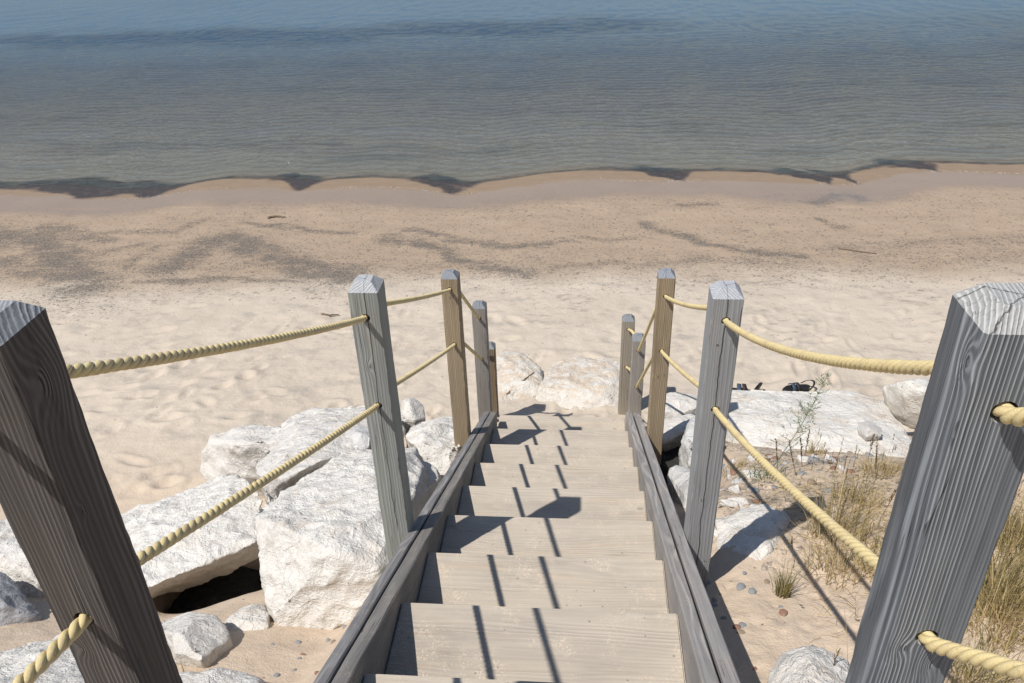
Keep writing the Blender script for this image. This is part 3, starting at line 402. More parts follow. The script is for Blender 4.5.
c = s.mix(s.math('MULTIPLY', m1, .55), c, s.mix(g2c,(.055,.048,.042),(.36,.32,.28)))
# scattered dark bits of drift and dried crust on the upper beach
crust = s.math('MULTIPLY', s.step(s.noise(s.scale(P,(6,13,6)), 1, 6, .75), .53, .62), s.step(s.noise(P, 1.1, 3), .42, .6))
zone = s.math('MULTIPLY', s.step(sep.outputs[1], 5.9, 6.9), s.math('SUBTRACT', 1.0, s.step(sep.outputs[1], 8.2, 9.5)))
c = s.mix(s.math('MULTIPLY', s.math('MULTIPLY', crust, zone), .5), c, (.22,.19,.165))
sp = s.math('MULTIPLY', s.math('GREATER_THAN', s.node('ShaderNodeSeparateXYZ',{0:s.voro(P, 17,'F1',1,1)}).outputs[0], .88), s.math('LESS_THAN', s.voro(P,17), .13))
c = s.mix(s.math('MULTIPLY', sp, s.math('MULTIPLY', s.step(n_lo,.4,.6), .75)), c, (.09,.075,.065))
# swept weed and dark grit at the water's edge
wd = s.math('MULTIPLY', aWeed, s.math('MULTIPLY_ADD', s.noise(Pst, 9, 4, .7), 1.1, .45), clamp=True)
c = s.mix(s.math('MULTIPLY', wd, .93), c, s.mix(s.noise(P, 40, 3, .8), (.010,.011,.018), (.06,.05,.05)))
# lake bed: olive sand, then bluer and darker as the water deepens; drowned weed beds
bed = s.mix(s.step(aLake, 0, .8), c, s.mix(s.noise(s.scale(P,(.5,1.6,1)), 2.2, 4), (.27,.25,.21), (.37,.34,.285)))
glint = s.step(s.noise(P, 13, 5, .9), .55, .64)
bed = s.mix(s.math('MULTIPLY', glint, .6), bed, (.75,.72,.66))  # pale flecks painted on the bed to stand for glints on the water
bed = s.mix(s.math('MULTIPLY', s.step(s.noise(s.vmath('ADD',P,(9,4,1)), 18, 4, .85), .56, .68), .4), bed, (.10,.10,.10))
bed = s.mix(s.math('MULTIPLY', s.step(aLake, 4, 14), .6), bed, (.20,.25,.28))
beds = s.math('MULTIPLY', s.step(s.noise(s.scale(P,(.3,.8,1)), 1, 5, .65), .5, .66), s.math('MULTIPLY', s.step(aLake, .6, 2), .3))
bed = s.mix(beds, bed, (.04,.055,.065))
c = s.mix(s.step(aLake, .02, .3), c, s.mix(s.math('MULTIPLY', wd, .9), bed, (.02,.022,.028)))
c = s.mix(s.math('MULTIPLY_ADD', n_fine, .36, 0.0), c, s.mix(1.0, c, (.70,.68,.66), 'MULTIPLY'))
hgt = s.math('ADD', s.math('MULTIPLY', n_grain, .25), s.math('MULTIPLY', n_mid, 1.1))
hgt = s.math('ADD', hgt, s.math('MULTIPLY', s.noise(P, 32, 4, .65), .35))
hgt = s.math('ADD', hgt, s.math('MULTIPLY', s.math('MULTIPLY', m1, s.math('SUBTRACT', .6, g1)), .5))
rgh = s.math('ADD', s.math('SUBTRACT', .95, s.math('MULTIPLY', aWet, .62)), s.math('MULTIPLY', swf, .25))
bs = s.math('MULTIPLY_ADD', aWet, -.85, .95)
sand = s.done(s.bsdf(c, rgh, s.bump(hgt, bs, .014), s.math('MULTIPLY_ADD', aWet, .5, .1)))
ground = link_mesh('sandy_ground', me, sand, smooth=True); tag(ground, kind='structure')

# ------------------------------------------------------------------ lake
wx = np.concatenate([np.array(grow(-16,-.1,-600))[::-1], np.arange(-16,14,.05), grow(14,.1,600)])
wy = np.concatenate([np.arange(11.6,22,.04), grow(22,.06,900,1.06)])
WXX, WYY = np.meshgrid(wx, wy)
d2 = WYY-.055*WXX-shore_v(WXX)
amp = np.clip(d2*.03,0,.014)*np.exp(-np.maximum(WYY-22,0)/30)
ph = 2*pi*(d2*1.0/.24)+3.2*fbm(WXX*.9,WYY*1.1,71,3)
WZ = WL+amp*(.5*np.sin(ph)*(.4+.6*fbm(WXX*1.2,WYY*1.2,72,2))+.7*fbm(WXX*3.2,WYY*6.5,73,4))
WZ += .008*np.exp(-((d2-.25)/.14)**2)
idx = np.arange(WXX.size).reshape(WXX.shape)
F = np.stack([idx[:-1,:-1],idx[:-1,1:],idx[1:,1:],idx[1:,:-1]],-1).reshape(-1,4)
me = np_mesh('lake_water', np.stack([WXX,WYY,WZ],-1).reshape(-1,3), F)
at = me.attributes.new('depth','FLOAT','POINT'); at.data.foreach_set('value', np.clip(d2,0,200).astype(np.float32).ravel())
sh = 1.3*np.exp(-((d2-12.3-.6*fbm(WXX*.25,WXX*0,81,2))/1.15)**2)*sst(-.45,.25,fbm(WXX*.45,WYY*1.1,82,5)+.25*sst(3,-3,WXX))*sst(5,-1,WXX)
sh += .34*np.exp(-((d2-3.0)/.9)**2)*sst(0,.5,fbm(WXX*.5,WYY*1.6,83,4)+.3*np.exp(-((WXX+1.5)/2.5)**2))
sh += .22*np.exp(-((d2-9)/2.5)**2)*sst(.05,.5,fbm(WXX*.2,WYY*.6,84,3))*.6
at = me.attributes.new('beds','FLOAT','POINT'); at.data.foreach_set('value', np.clip(sh*(1+.6*fbm(WXX*2.5,WYY*4,85,3)),0,1).astype(np.float32).ravel())
s = N('water'); P = s.pos(); dp = s.attr('depth')
rip = s.math('ADD', s.math('MULTIPLY', s.noise(s.scale(P,(5.2,7.5,1)), 1.0, 5, .62, .4), .62), s.math('MULTIPLY', s.noise(s.scale(P,(17,24,1)), 1, 4, .75), .62))
patch = s.noise(s.scale(P,(.10,.35,1)), 1, 4, .6)
nrm = s.bump(rip, s.math('MULTIPLY_ADD', patch, .6, .5), .075)
fr = s.node('ShaderNodeFresnel', {'IOR':1.33,'Normal':nrm}).outputs[0]
tint = s.mix(s.step(dp, 0, 5), (.93,.95,.95), (.82,.85,.885))
tr = s.node('ShaderNodeBsdfTransparent', {'Color':tint})
beds_ = s.attr('beds')
bc = s.mix(s.step(dp, 2, 15), (.215,.22,.225), (.135,.225,.32)); bc = s.mix(s.math('MULTIPLY', beds_, .9), bc, (.05,.10,.17))
body = s.node('ShaderNodeBsdfDiffuse', {'Color':bc, 'Normal':nrm})
m_ = s.node('ShaderNodeMixShader', {0:s.math('MAXIMUM', s.math('MULTIPLY', s.step(dp, .0, 17), .8), s.math('MULTIPLY', beds_, .8)), 1:tr, 2:body})
gl = s.node('ShaderNodeBsdfGlossy', {'Color':(.93,.96,1),'Roughness':.06,'Normal':nrm})
w_ = s.node('ShaderNodeMixShader', {0:s.math('MULTIPLY', fr, .85), 1:m_.outputs[0], 2:gl.outputs[0]})
water = link_mesh('lake_water', me, s.done(w_), smooth=True); tag(water, kind='structure')
# thin broken line of foam bubbles where the last ripple stops
bm = bmesh.new(); random.seed(4)
for i in range(900):
    x = random.uniform(-9.6,7.2)
    if mnoise.noise(Vector((x*.55,3.1,0))) < -.02: continue
    v = float(shore_v(x)); y = v+.055*x-.52+.05*mnoise.noise(Vector((x*2,0,0)))+random.gauss(0,.035)
    z = float(terrain(x,y)); r = random.uniform(.002,.0045)
    bmesh.ops.create_icosphere(bm, subdivisions=1, radius=r, matrix=Matrix.Translation((x,y,z+r*.6)))
s = N('foam'); foam = bm_obj('foam_line', bm, s.done(s.bsdf((.85,.84,.8), .35))); tag(foam, 'broken thin line of foam along the edge of the lake', 'foam', kind='stuff')

# ------------------------------------------------------------------ rocks
def limestone(name, a, b, stain, sandy=.35, sscale=4.5):
    s = N(name); P = s.pos()
    n1 = s.noise(P, 3.0, 5, .6); n2 = s.noise(P, 14, 6, .7); n3 = s.noise(s.scale(P,(1,1,2.6)), 34, 5, .75); n4 = s.noise(P, 130, 3, .7)
    c = s.mix(n1, a, b)
    c = s.mix(s.math('MULTIPLY', s.step(n2, .5, .7), .5), c, stain)
    pit = s.voro(s.vmath('ADD', P, s.vmath('SCALE', s.noise(P, 20, 2, color=True), sc=.05)), 26)
    pits = s.math('SUBTRACT', 1.0, s.step(pit, .05, .28))
    pits = s.math('MULTIPLY', pits, s.step(s.noise(P, 5, 3), .5, .62))
    c = s.mix(s.math('MULTIPLY', pits, .55), c, tuple(x*.45 for x in stain))
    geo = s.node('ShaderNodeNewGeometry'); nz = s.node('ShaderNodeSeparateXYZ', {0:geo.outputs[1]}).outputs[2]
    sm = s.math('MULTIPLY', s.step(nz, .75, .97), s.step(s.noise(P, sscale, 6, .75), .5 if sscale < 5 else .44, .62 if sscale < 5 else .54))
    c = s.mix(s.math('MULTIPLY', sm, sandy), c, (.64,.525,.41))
    # steep and downward faces are darker and browner
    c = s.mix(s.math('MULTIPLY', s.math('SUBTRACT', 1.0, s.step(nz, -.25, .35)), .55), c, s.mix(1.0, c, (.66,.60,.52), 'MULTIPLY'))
    cv = s.voro(s.vmath('ADD', P, s.vmath('SCALE', s.noise(P, 6, 4, .6, color=True), sc=.28)), 5.5, 'DISTANCE_TO_EDGE')
    crk = s.math('MULTIPLY', s.math('SUBTRACT', 1.0, s.step(cv, .0, .028)), s.step(s.noise(P,2.3,2),.46,.6))
    c = s.mix(s.math('MULTIPLY', crk, .12), c, tuple(x*.35 for x in stain))
    sp = s.step(s.noise(P, 70, 4, .8), .56, .66)
    c = s.mix(s.math('MULTIPLY', sp, .3), c, tuple(x*.6 for x in stain))
    def ridge(sc, det):
        q = s.math('ABSOLUTE', s.math('MULTIPLY_ADD', s.noise(P, sc, det, .62, .6), 2.0, -1.0))
        return s.math('POWER', s.math('SUBTRACT', 1.0, q, clamp=True), 6.0)
    r1 = ridge(5.5, 5); r2 = ridge(17, 4)
    c = s.mix(s.math('MULTIPLY', r1, .22), c, tuple(min(.85,x*1.12) for x in b))
    orn = s.node('ShaderNodeObjectInfo').outputs['Random']
    c = s.mix(s.math('MULTIPLY', orn, .55), c, s.mix(1.0, c, (.88,.87,.87), 'MULTIPLY'))
    grime = s.math('MULTIPLY', s.step(s.noise(P, 9, 6, .8), .54, .66), s.step(s.noise(P, 1.7, 3), .4, .62))
    c = s.mix(s.math('MULTIPLY', grime, .42), c, tuple(x*.62 for x in stain))
    h = s.math('ADD', s.math('MULTIPLY', n2, 1.0), s.math('MULTIPLY', n3, .6))
    h = s.math('ADD', h, s.math('ADD', s.math('MULTIPLY', r1, .4), s.math('MULTIPLY', r2, .16)))
    h = s.math('ADD', h, s.math('MULTIPLY', n4, .14)); h = s.math('SUBTRACT', h, s.math('MULTIPLY', pits, .35)); h = s.math('SUBTRACT', h, s.math('MULTIPLY', crk, .22))
    return s.done(s.bsdf(c, .9, s.bump(h, .8, .02), .15))
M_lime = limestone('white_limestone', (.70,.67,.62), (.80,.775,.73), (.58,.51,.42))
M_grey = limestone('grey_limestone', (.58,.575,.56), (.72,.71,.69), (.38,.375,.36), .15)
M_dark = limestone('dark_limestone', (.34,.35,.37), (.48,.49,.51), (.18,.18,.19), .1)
M_shade = limestone('shade_rock', (.035,.035,.032), (.07,.07,.062), (.02,.02,.02), 0)  # near-black colour paints the deep shadow of the hollows onto the rocks there
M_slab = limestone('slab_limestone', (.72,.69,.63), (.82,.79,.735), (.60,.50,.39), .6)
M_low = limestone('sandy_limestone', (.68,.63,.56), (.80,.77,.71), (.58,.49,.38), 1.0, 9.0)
def stone_mat(name, a, b):
    s = N(name); P = s.obj(); n = s.noise(P, 60, 4, .6)
    return s.done(s.bsdf(s.mix(n, a, b), .7, s.bump(n, .4, .002), .3))
M_red = stone_mat('red_stone', (.20,.10,.07), (.32,.19,.14)); M_blue = stone_mat('grey_stone', (.17,.18,.19), (.32,.33,.34))
M_brown = stone_mat('brown_stone', (.20,.15,.11), (.34,.27,.2)); M_pale = stone_mat('pale_stone', (.45,.43,.4), (.6,.58,.55))
tx = {}
for nm, typ, sc, dpth in (('big','CLOUDS',.34,3),('mid','CLOUDS',.09,4),('fine','CLOUDS',.028,3)):
    t = bpy.data.textures.new(nm,'CLOUDS'); t.noise_scale = sc; t.noise_depth = dpth; t.noise_basis = 'IMPROVED_PERLIN'; tx[nm] = t
for nm, sc in (('ridge',.42),('ridge2',.12)):
    t = bpy.data.textures.new(nm,'MUSGRAVE'); t.musgrave_type = 'RIDGED_MULTIFRACTAL'; t.noise_scale = sc; t.octaves = 4; t.lacunarity = 2.1; t.dimension_max = .9; t.offset = .9; t.gain = 1.6; t.noise_intensity = .7; tx[nm] = t
for i, (nm, lab, pts) in enumerate(ROCKS):
    A = np.array(pts); c = A.mean(0); size = float(np.max(A.max(0)-A.min(0)))
    org = Vector((c[0], c[1], A[:,2].min()))
    bm = bmesh.new()
    for p in pts: bm.verts.new(Vector(p)-org)
    r = bmesh.ops.convex_hull(bm, input=bm.verts)
    bmesh.ops.delete(bm, geom=[g for g in r['geom_interior'] if isinstance(g, bmesh.types.BMVert)], context='VERTS')
    small = size < .3
    rr_ = random.Random(i*7+3)
    if not small:
        for q_ in range(11):     # broken planes
            n_ = Vector((rr_.gauss(0,1), rr_.gauss(0,1), abs(rr_.gauss(0,.9))+.15)).normalized()
            dmax = max(v.co.dot(n_) for v in bm.verts); dmin = min(v.co.dot(n_) for v in bm.verts)
            kc_ = .3 if ('underside' in lab or 'furthest left' in lab or 'broad flat' in lab) else 1
            pl_ = n_*(dmax-(dmax-dmin)*rr_.uniform(.04,.10)*kc_)
            g_all = bm.verts[:]+bm.edges[:]+bm.faces[:]
            rb = bmesh.ops.bisect_plane(bm, geom=g_all, plane_co=pl_, plane_no=n_, clear_outer=True)
            ed = [e_ for e_ in rb['geom_cut'] if isinstance(e_, bmesh.types.BMEdge)]
            if ed: bmesh.ops.contextual_create(bm, geom=ed)
        bmesh.ops.recalc_face_normals(bm, faces=bm.faces)
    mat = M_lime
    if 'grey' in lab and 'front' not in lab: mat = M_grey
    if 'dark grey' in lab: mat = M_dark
    if 'dark damp' in lab: mat = M_shade
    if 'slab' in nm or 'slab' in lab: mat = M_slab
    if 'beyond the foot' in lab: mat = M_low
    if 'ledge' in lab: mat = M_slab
    if nm == 'stone': mat = M_red if 'reddish brown round' in lab else (M_pale if 'two tone' in lab else M_blue)
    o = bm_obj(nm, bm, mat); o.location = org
    tag(o, lab, 'rock' if nm != 'stone' else 'stone')
    m = o.modifiers.new('b','BEVEL'); m.width = size*.014; m.segments = 1; m.limit_method = 'ANGLE'
    vs = .0035 if small else (.0125 if c[1] < 4.2 else .018)
    m = o.modifiers.new('r','REMESH'); m.mode = 'VOXEL'; m.voxel_size = vs
    k = size if small else 1
    if not small:
        for tn, st in (('big',.045),('ridge',.035),('mid',.028),('ridge2',.014),('fine',.011)):
            m = o.modifiers.new(tn,'DISPLACE'); m.texture = tx[tn]; m.texture_coords = 'GLOBAL'; m.strength = st*(min(1,size*1.2))*(.8 if 'beyond the foot' in lab else (.6 if 'long flat' in lab else 1)); m.mid_level = .5 if not tn.startswith('ridge') else .75
    else:
        m = o.modifiers.new('s','SMOOTH'); m.factor = .6; m.iterations = 6
        m = o.modifiers.new('d','DISPLACE'); m.texture = tx['fine']; m.texture_coords = 'GLOBAL'; m.strength = size*.08
    bpy.context.view_layer.update(); bake(o)
    o.data.polygons.foreach_set('use_smooth', [True]*len(o.data.polygons))
    if not o.data.materials: o.data.materials.append(mat)

# pebbles: one mesh kind, copied one by one over the bank
def pebble_mesh(seed):
    bm = bmesh.new(); bmesh.ops.create_icosphere(bm, subdivisions=3, radius=1)
    for v in bm.verts:
        q = v.co.copy(); v.co *= 1+.22*mnoise.noise(q*1.1+Vector((seed*7,0,0)))+.05*mnoise.noise(q*3+Vector((0,seed,0)))
        v.co.z *= .55
    me = bpy.data.meshes.new('pebble'); bm.to_mesh(me); bm.free()
    me.polygons.foreach_set('use_smooth', [True]*len(me.polygons)); return me
random.seed(11)
pms = []
for sd_ in range(4):
    for mt in (M_blue, M_brown, M_red, M_blue):
        q = pebble_mesh(sd_+len(pms)); q.materials.append(mt); pms.append(q)
rub = []
for sd_ in range(3):
    bm = bmesh.new(); rr_ = random.Random(sd_+50)
    for _ in range(11): bm.verts.new((rr_.uniform(-1,1), rr_.uniform(-1,1), rr_.uniform(-.6,.6)))
    r = bmesh.ops.convex_hull(bm, input=bm.verts); bmesh.ops.delete(bm, geom=[g for g in r['geom_interior'] if isinstance(g, bmesh.types.BMVert)], context='VERTS')
    bmesh.ops.bevel(bm, geom=bm.edges[:], offset=.06, segments=2, affect='EDGES')
    q = bpy.data.meshes.new('rubble_stone'); bm.to_mesh(q); bm.free(); q.materials.append(M_lime if sd_ else M_grey); rub.append(q)
def put_pebble(x, y, r, mesh, label, group):
    o = bpy.data.objects.new('pebble', mesh); COL.objects.link(o)
    z = float(terrain(x,y)); o.location = (x, y, z+.12*r); o.scale = (r*random.uniform(.8,1.4), r, r*random.uniform(.6,1))
    o.rotation_euler = (random.uniform(-.2,.2), random.uniform(-.2,.2), random.uniform(0,6.3))
    tag(o, label, 'pebble', group)
for i in range(85):
    a = random.random()
    if a < .62: x, y = random.gauss(1.45,.3), random.gauss(3.72,.28)
    elif a < .85: x, y = random.gauss(1.15,.22), random.gauss(3.35,.3)
    else: x, y = random.uniform(1.6,2.4), random.uniform(3.2,4.2)
    put_pebble(x, y, random.choice((.008,.011,.015,.02,.028)), random.choice(pms), 'small pebble on the sandy bank between the right posts and the long white slab', 'pebbles on the right bank')
for i in range(42):
    y = random.uniform(1.45,2.5); x = .62+random.random()**1.5*.34
    put_pebble(x, y, random.choice((.006,.008,.011,.016)), random.choice(pms), 'dark pebble in the shadow beside the right stringer', 'pebbles in the shadow of the right stringer')
for i in range(26):
    put_pebble(random.uniform(-1.35,-.75), random.uniform(1.75,2.35), random.choice((.006,.008,.01,.013)), random.choice(pms), 'small dark pebble on the patch of sand below the largest boulder', 'pebbles below the largest boulder')

for i in range(30):
    a = random.random()
    x, y = (random.uniform(.95,1.75), random.gauss(3.78,.12)) if a < .5 else ((random.gauss(.92,.09), random.gauss(2.95,.22)) if a < .8 else (random.gauss(.86,.06), random.gauss(3.5,.2)))
    q_ = rub[i%3]; o = bpy.data.objects.new('rubble_stone', q_); COL.objects.link(o); r = random.uniform(.018,.05)
    o.location = (x, y, float(terrain(x,y))+.1*r); o.scale = (r*random.uniform(.8,1.5), r, r*random.uniform(.6,1.1)); o.rotation_euler = (random.uniform(-.4,.4), random.uniform(-.4,.4), random.uniform(0,6.3))
    tag(o, 'pale broken stone among the sand and pebbles of the right bank', 'stone', 'pale rubble on the right bank')

# ------------------------------------------------------------------ staircase
M_tread = wood('tread_wood', (.44,.385,.315), (.70,.625,.53), 3, 'x', .013, (.05,-.10), blotch=.3, dust=(.70,.58,.45), bumpd=.0014, warp=.07, contrast=.30, slits=.35)
def board_mat(name, seed, dark=(.14,.135,.135), light=(.36,.35,.345)):
    return wood(name, dark, light, seed, 'y', .009, (.04,-.20), blotch=.4, bumpd=.0022, warp=.035, contrast=.75, dust=(.42,.36,.30))
stair = empty('staircase', (0, Y0, 0)); tag(stair, 'weathered grey timber stairs with sandy treads going down to the beach', 'stairs')
random.seed(2)
for k in range(-3, 9):
    bm = bmesh.new(); bmesh.ops.create_cube(bm, size=1)
    y0 = Y0+(k-1)*RUN-.03; y1 = Y0+k*RUN
    bmesh.ops.scale(bm, vec=(2*HW+.006, y1-y0, .042), verts=bm.verts)
    bmesh.ops.bevel(bm, geom=bm.edges[:], offset=.005, segments=2, affect='EDGES', clamp_overlap=True)
    o = bm_obj('tread', bm, M_tread, stair)
    o.location = (-.005, (y0+y1)/2-Y0, -k*RISE-.021); o.rotation_euler = (random.uniform(-.004,.004), random.uniform(-.003,.003), 0)
YA, YB = -.35, 4.86
def stringer(xa, xb, mat, dz=0, ya=YA, yb=YB, warp=0):
    """sloping plank on edge; local y runs along the slope"""
    n = 60; L = (yb-ya)*math.hypot(1,SL); bm = bmesh.new(); ring = []
    for i in range(n+1):
        t = i/n; yy = t*L; w = warp*sin(t*9)+.0015*mnoise.noise(Vector((t*30,xa*9,0)))
        hh = .0015*mnoise.noise(Vector((t*45,xb*5,3)))
        e = .004
        prof = [(xa+w, -.24), (xa+w, -e), (xa+e+w, 0+hh), (xb-e+w, 0+hh), (xb+w, -e), (xb+w, -.24)]
        ring.append([bm.verts.new((x-(xa+xb)/2, yy-L/2, z)) for x, z in prof])
    for a, b in zip(ring[:-1], ring[1:]):
        for j in range(6): bm.faces.new((a[j], a[(j+1)%6], b[(j+1)%6], b[j]))
    bm.faces.new(ring[0][::-1]); bm.faces.new(ring[-1])
    bmesh.ops.recalc_face_normals(bm, faces=bm.faces)
    o = bm_obj('stringer_board', bm, mat, stair)
    ym = (ya+yb)/2
    o.rotation_euler = (-math.atan(SL),0,0); o.location = ((xa+xb)/2, ym-Y0, -(ym-Y0)*SL+.062+dz)
    return o
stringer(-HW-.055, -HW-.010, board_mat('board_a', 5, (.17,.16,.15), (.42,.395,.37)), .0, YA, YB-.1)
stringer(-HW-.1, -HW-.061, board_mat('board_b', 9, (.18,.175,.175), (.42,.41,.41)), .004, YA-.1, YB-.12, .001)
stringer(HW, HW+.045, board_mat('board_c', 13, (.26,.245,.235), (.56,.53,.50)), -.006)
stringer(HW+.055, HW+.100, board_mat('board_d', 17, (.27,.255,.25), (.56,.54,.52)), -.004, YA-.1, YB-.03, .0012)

# ------------------------------------------------------------------ posts
S_ = .048
def post(label, x, y, ztop, mat, holes, zb=None, cham=.026, w=S_, lean=(0,0), ch2=.03, rz=0):
    """square post, origin at its base centre; holes are (z world) bored along y"""
    zb = float(terrain(x,y))-.25 if zb is None else zb
    H = ztop-zb; bm = bmesh.new(); n = 14; rings = []
    e = .004; prof = [(-w+e,-w),(w-e,-w),(w,-w+e),(w,w-e),(w-e,w),(-w+e,w),(-w,w-e),(-w,-w+e)]
    n = int(H/.02)
    def prof_(z):
        ee = [max(.0012, .0035+.0055*mnoise.noise(Vector((z*9,x*7+c_*5,y)))+.003*mnoise.noise(Vector((z*42,x+c_*3,y)))) for c_ in range(4)]
        a0,a1,a2,a3 = ee
        return [(-w+a0,-w),(w-a1,-w),(w,-w+a1),(w,w-a2),(w-a2,w),(-w+a3,w),(-w,w-a3),(-w,-w+a0)]
    for i in range(n+1):
        z = H*i/n; q = .0012*mnoise.noise(Vector((z*3,x,y))); rings.append([bm.verts.new((a+q,b-q,z)) for a,b in prof_(z)])
    k = (w-cham)/w
    rings.append([bm.verts.new((a*k+.0022*mnoise.noise(Vector((a*60,b*60,x*9))),b*k+.0022*mnoise.noise(Vector((b*60,x*9,a*60))),H+ch2+.0022*mnoise.noise(Vector((x*5,a*50,b*50))))) for a,b in prof])
    for A, B in zip(rings[:-1], rings[1:]):
        for j in range(8): bm.faces.new((A[j],A[(j+1)%8],B[(j+1)%8],B[j]))
    bm.faces.new(rings[0][::-1]); bm.faces.new(rings[-1])
    o = bm_obj('post', bm, mat); o.location = (x,y,zb); o.rotation_euler = (lean[0],lean[1],rz)
    if holes:
        hb = bmesh.new()
        for hx, hz in holes:
            bmesh.ops.create_cone(hb, cap_ends=True, segments=24, radius1=.0155, radius2=.0155, depth=.3,
                matrix=Matrix.Translation((hx-x,0,hz-zb)) @ Matrix.Rotation(pi/2,4,'X'))
        ho = bm_obj('cutter', hb, mat); ho.location = o.location; ho.rotation_euler = o.rotation_euler
        m = o.modifiers.new('h','BOOLEAN'); m.object = ho; m.operation = 'DIFFERENCE'; m.solver = 'EXACT'
        bpy.context.view_layer.update(); bake(o)
        hm = ho.data; bpy.data.objects.remove(ho); bpy.data.meshes.remove(hm)
    return o
def T(x): return x
greyd, greyl = (.105,.11,.12), (.40,.41,.42)
# name, label, x, y(near face), ztop, hole xs/zs
PX = .608
P_ = {}
def kw(x, y, z, kx, ky, kz, ks): return (kx, ky, z-(float(terrain(x,y+S_))-.25), ks)
def mk(key, label, x, ynear, ztop, mat, hz, **k):
    y = ynear+S_; hs = [(x-(.018 if key == 'L1' and z > 1.2 else 0), z) for z in hz]
    P_[key] = post(label, x, y, ztop, mat, hs, **k)
    tag(P_[key], label, 'post')
def slz(y): return -(y-Y0)*SL
mL1 = wood('wood_near_left', (.05,.045,.042), (.24,.215,.20), 21, 'z', .0058, (.20,.10), knots=(kw(-PX,.775,1.40,.048,.0,0,.021),kw(-PX,.775,1.2,.048,-.02,0,.006),kw(-PX,.775,.93,-.02,-.048,0,.009)), cap=(.42,.44,.46), bumpd=.0012, contrast=.7)
mR1 = wood('wood_near_right', (.085,.093,.105), (.47,.50,.525), 25, 'z', .0050, (-.22,.03), knots=(kw(PX,.80,.985,-.03,-.048,0,.008),kw(PX,.80,.955,.012,-.048,0,.010),kw(PX,.80,1.45,-.048,-.03,0,.010)), cap=(.60,.60,.59), bumpd=.0022, contrast=1.2, warp=.012)
mL2 = wood('wood_green_grey', (.22,.23,.22), (.52,.53,.505), 29, 'z', .0065, (-.12,.14), knots=((-.012,-.048,1.36,.009),), cracks=((.006,.03,.0022,.55,1.9,0),), cap=(.62,.64,.66), moss=(.34,.39,.33), contrast=.6)
mR2 = wood('wood_blue_grey', (.26,.265,.27), (.56,.56,.555), 33, 'z', .006, (.12,.12), knots=((-.01,-.048,.75,.010),(.03,-.048,.42,.009)), cracks=((-.002,.028,.0026,.2,1.9,0),), cap=(.60,.62,.66), contrast=.28)
tand, tanl = (.27,.205,.13), (.54,.45,.32)
mL3 = wood('wood_tan_left', tand, tanl, 37, 'z', .008, (-.14,-.10), knots=(kw(-PX,4.02,-.19,.0,-.048,0,.014),), cap=(.36,.38,.42), blotch=.7)
mR3 = wood('wood_tan_right', tand, (.52,.43,.30), 41, 'z', .008, (.14,-.12), knots=(kw(PX,4.2,-.82,-.012,-.048,0,.011),kw(PX,4.2,-.81,.025,-.048,0,.008)), cap=(.40,.43,.48), blotch=.7)
mL4 = wood('wood_end_grey', (.22,.20,.18), (.48,.445,.40), 45, 'z', .007, (.12,-.12), knots=((.01,-.048,.75,.010),), cap=(.33,.35,.38))
mR4 = wood('wood_end_grey_right', (.24,.22,.20), (.50,.465,.42), 49, 'z', .007, (-.12,-.12), cap=(.36,.38,.4))
mR5 = wood('wood_end_right', (.26,.225,.18), (.50,.45,.375), 53, 'z', .007, (-.12,.12), cap=(.36,.38,.4))
mL5 = wood('wood_end_left', (.17,.13,.08), (.36,.28,.19), 57, 'z', .007, (.12,.12), cap=(.36,.38,.4))
YL = [.771, 2.37, 4.0]; YR = [.80, 2.42, 4.18]
mk('L1','nearest left post, large and dark showing two shaded faces', -PX, .775, 1.479, mL1, (1.375,1.0), ch2=.022, cham=.02)
mk('R1','nearest right post, large grey with bold grain and two rope holes', PX, .80, 1.498, mR1, (1.395,1.01), ch2=.024, cham=.022)
mk('L2','second left post, greenish grey with a pale pointed top', -PX+.006, 2.37, .712, mL2, (.615,.25), w=.0515)
mk('R2','second right post, blue grey with a long vertical crack', PX, 2.43, .668, mR2, (.585,.22), w=.051)
mk('L3','third left post, tan brown with a grey top and oval knot', -PX, 4.02, -.075, mL3, (-.14,-.50))
mk('R3','third right post, tan brown and taller than the two end posts beside it', PX, 4.20, -.150, mR3, (-.265,-.635))
mk('L4','fourth left post, grey with a pale band at the end of the stringer', -.572, 4.85, -.72, mL4, (-.79,-1.12))
mk('R4','fourth right post, grey, standing against the end of the right stringer', .548, 5.13, -1.13, mR4, (-1.21,-1.53))
mk('L5','fifth left post, thin sliver of tan wood hidden behind the fourth left post', -.568, 5.2, -1.26, mL5, (-1.33,))
mk('R5','fifth right post, grey brown, last post on the beach side', .488, 5.45, -1.15, mR5, (-1.22,-1.56))
# a small bolt head in the second right post
bm = bmesh.new(); bmesh.ops.create_cone(bm, cap_ends=True, segments=16, radius1=.0065, radius2=.005, depth=.004, matrix=Matrix.Rotation(pi/2,4,'X'))
s = N('bolt_metal'); bo = bm_obj('bolt', bm, s.done(s.bsdf((.22,.2,.17), .5, Metallic=.7)), P_['R2']); bo.location = (-.018, -.0495, .49-P_['R2'].location.z)

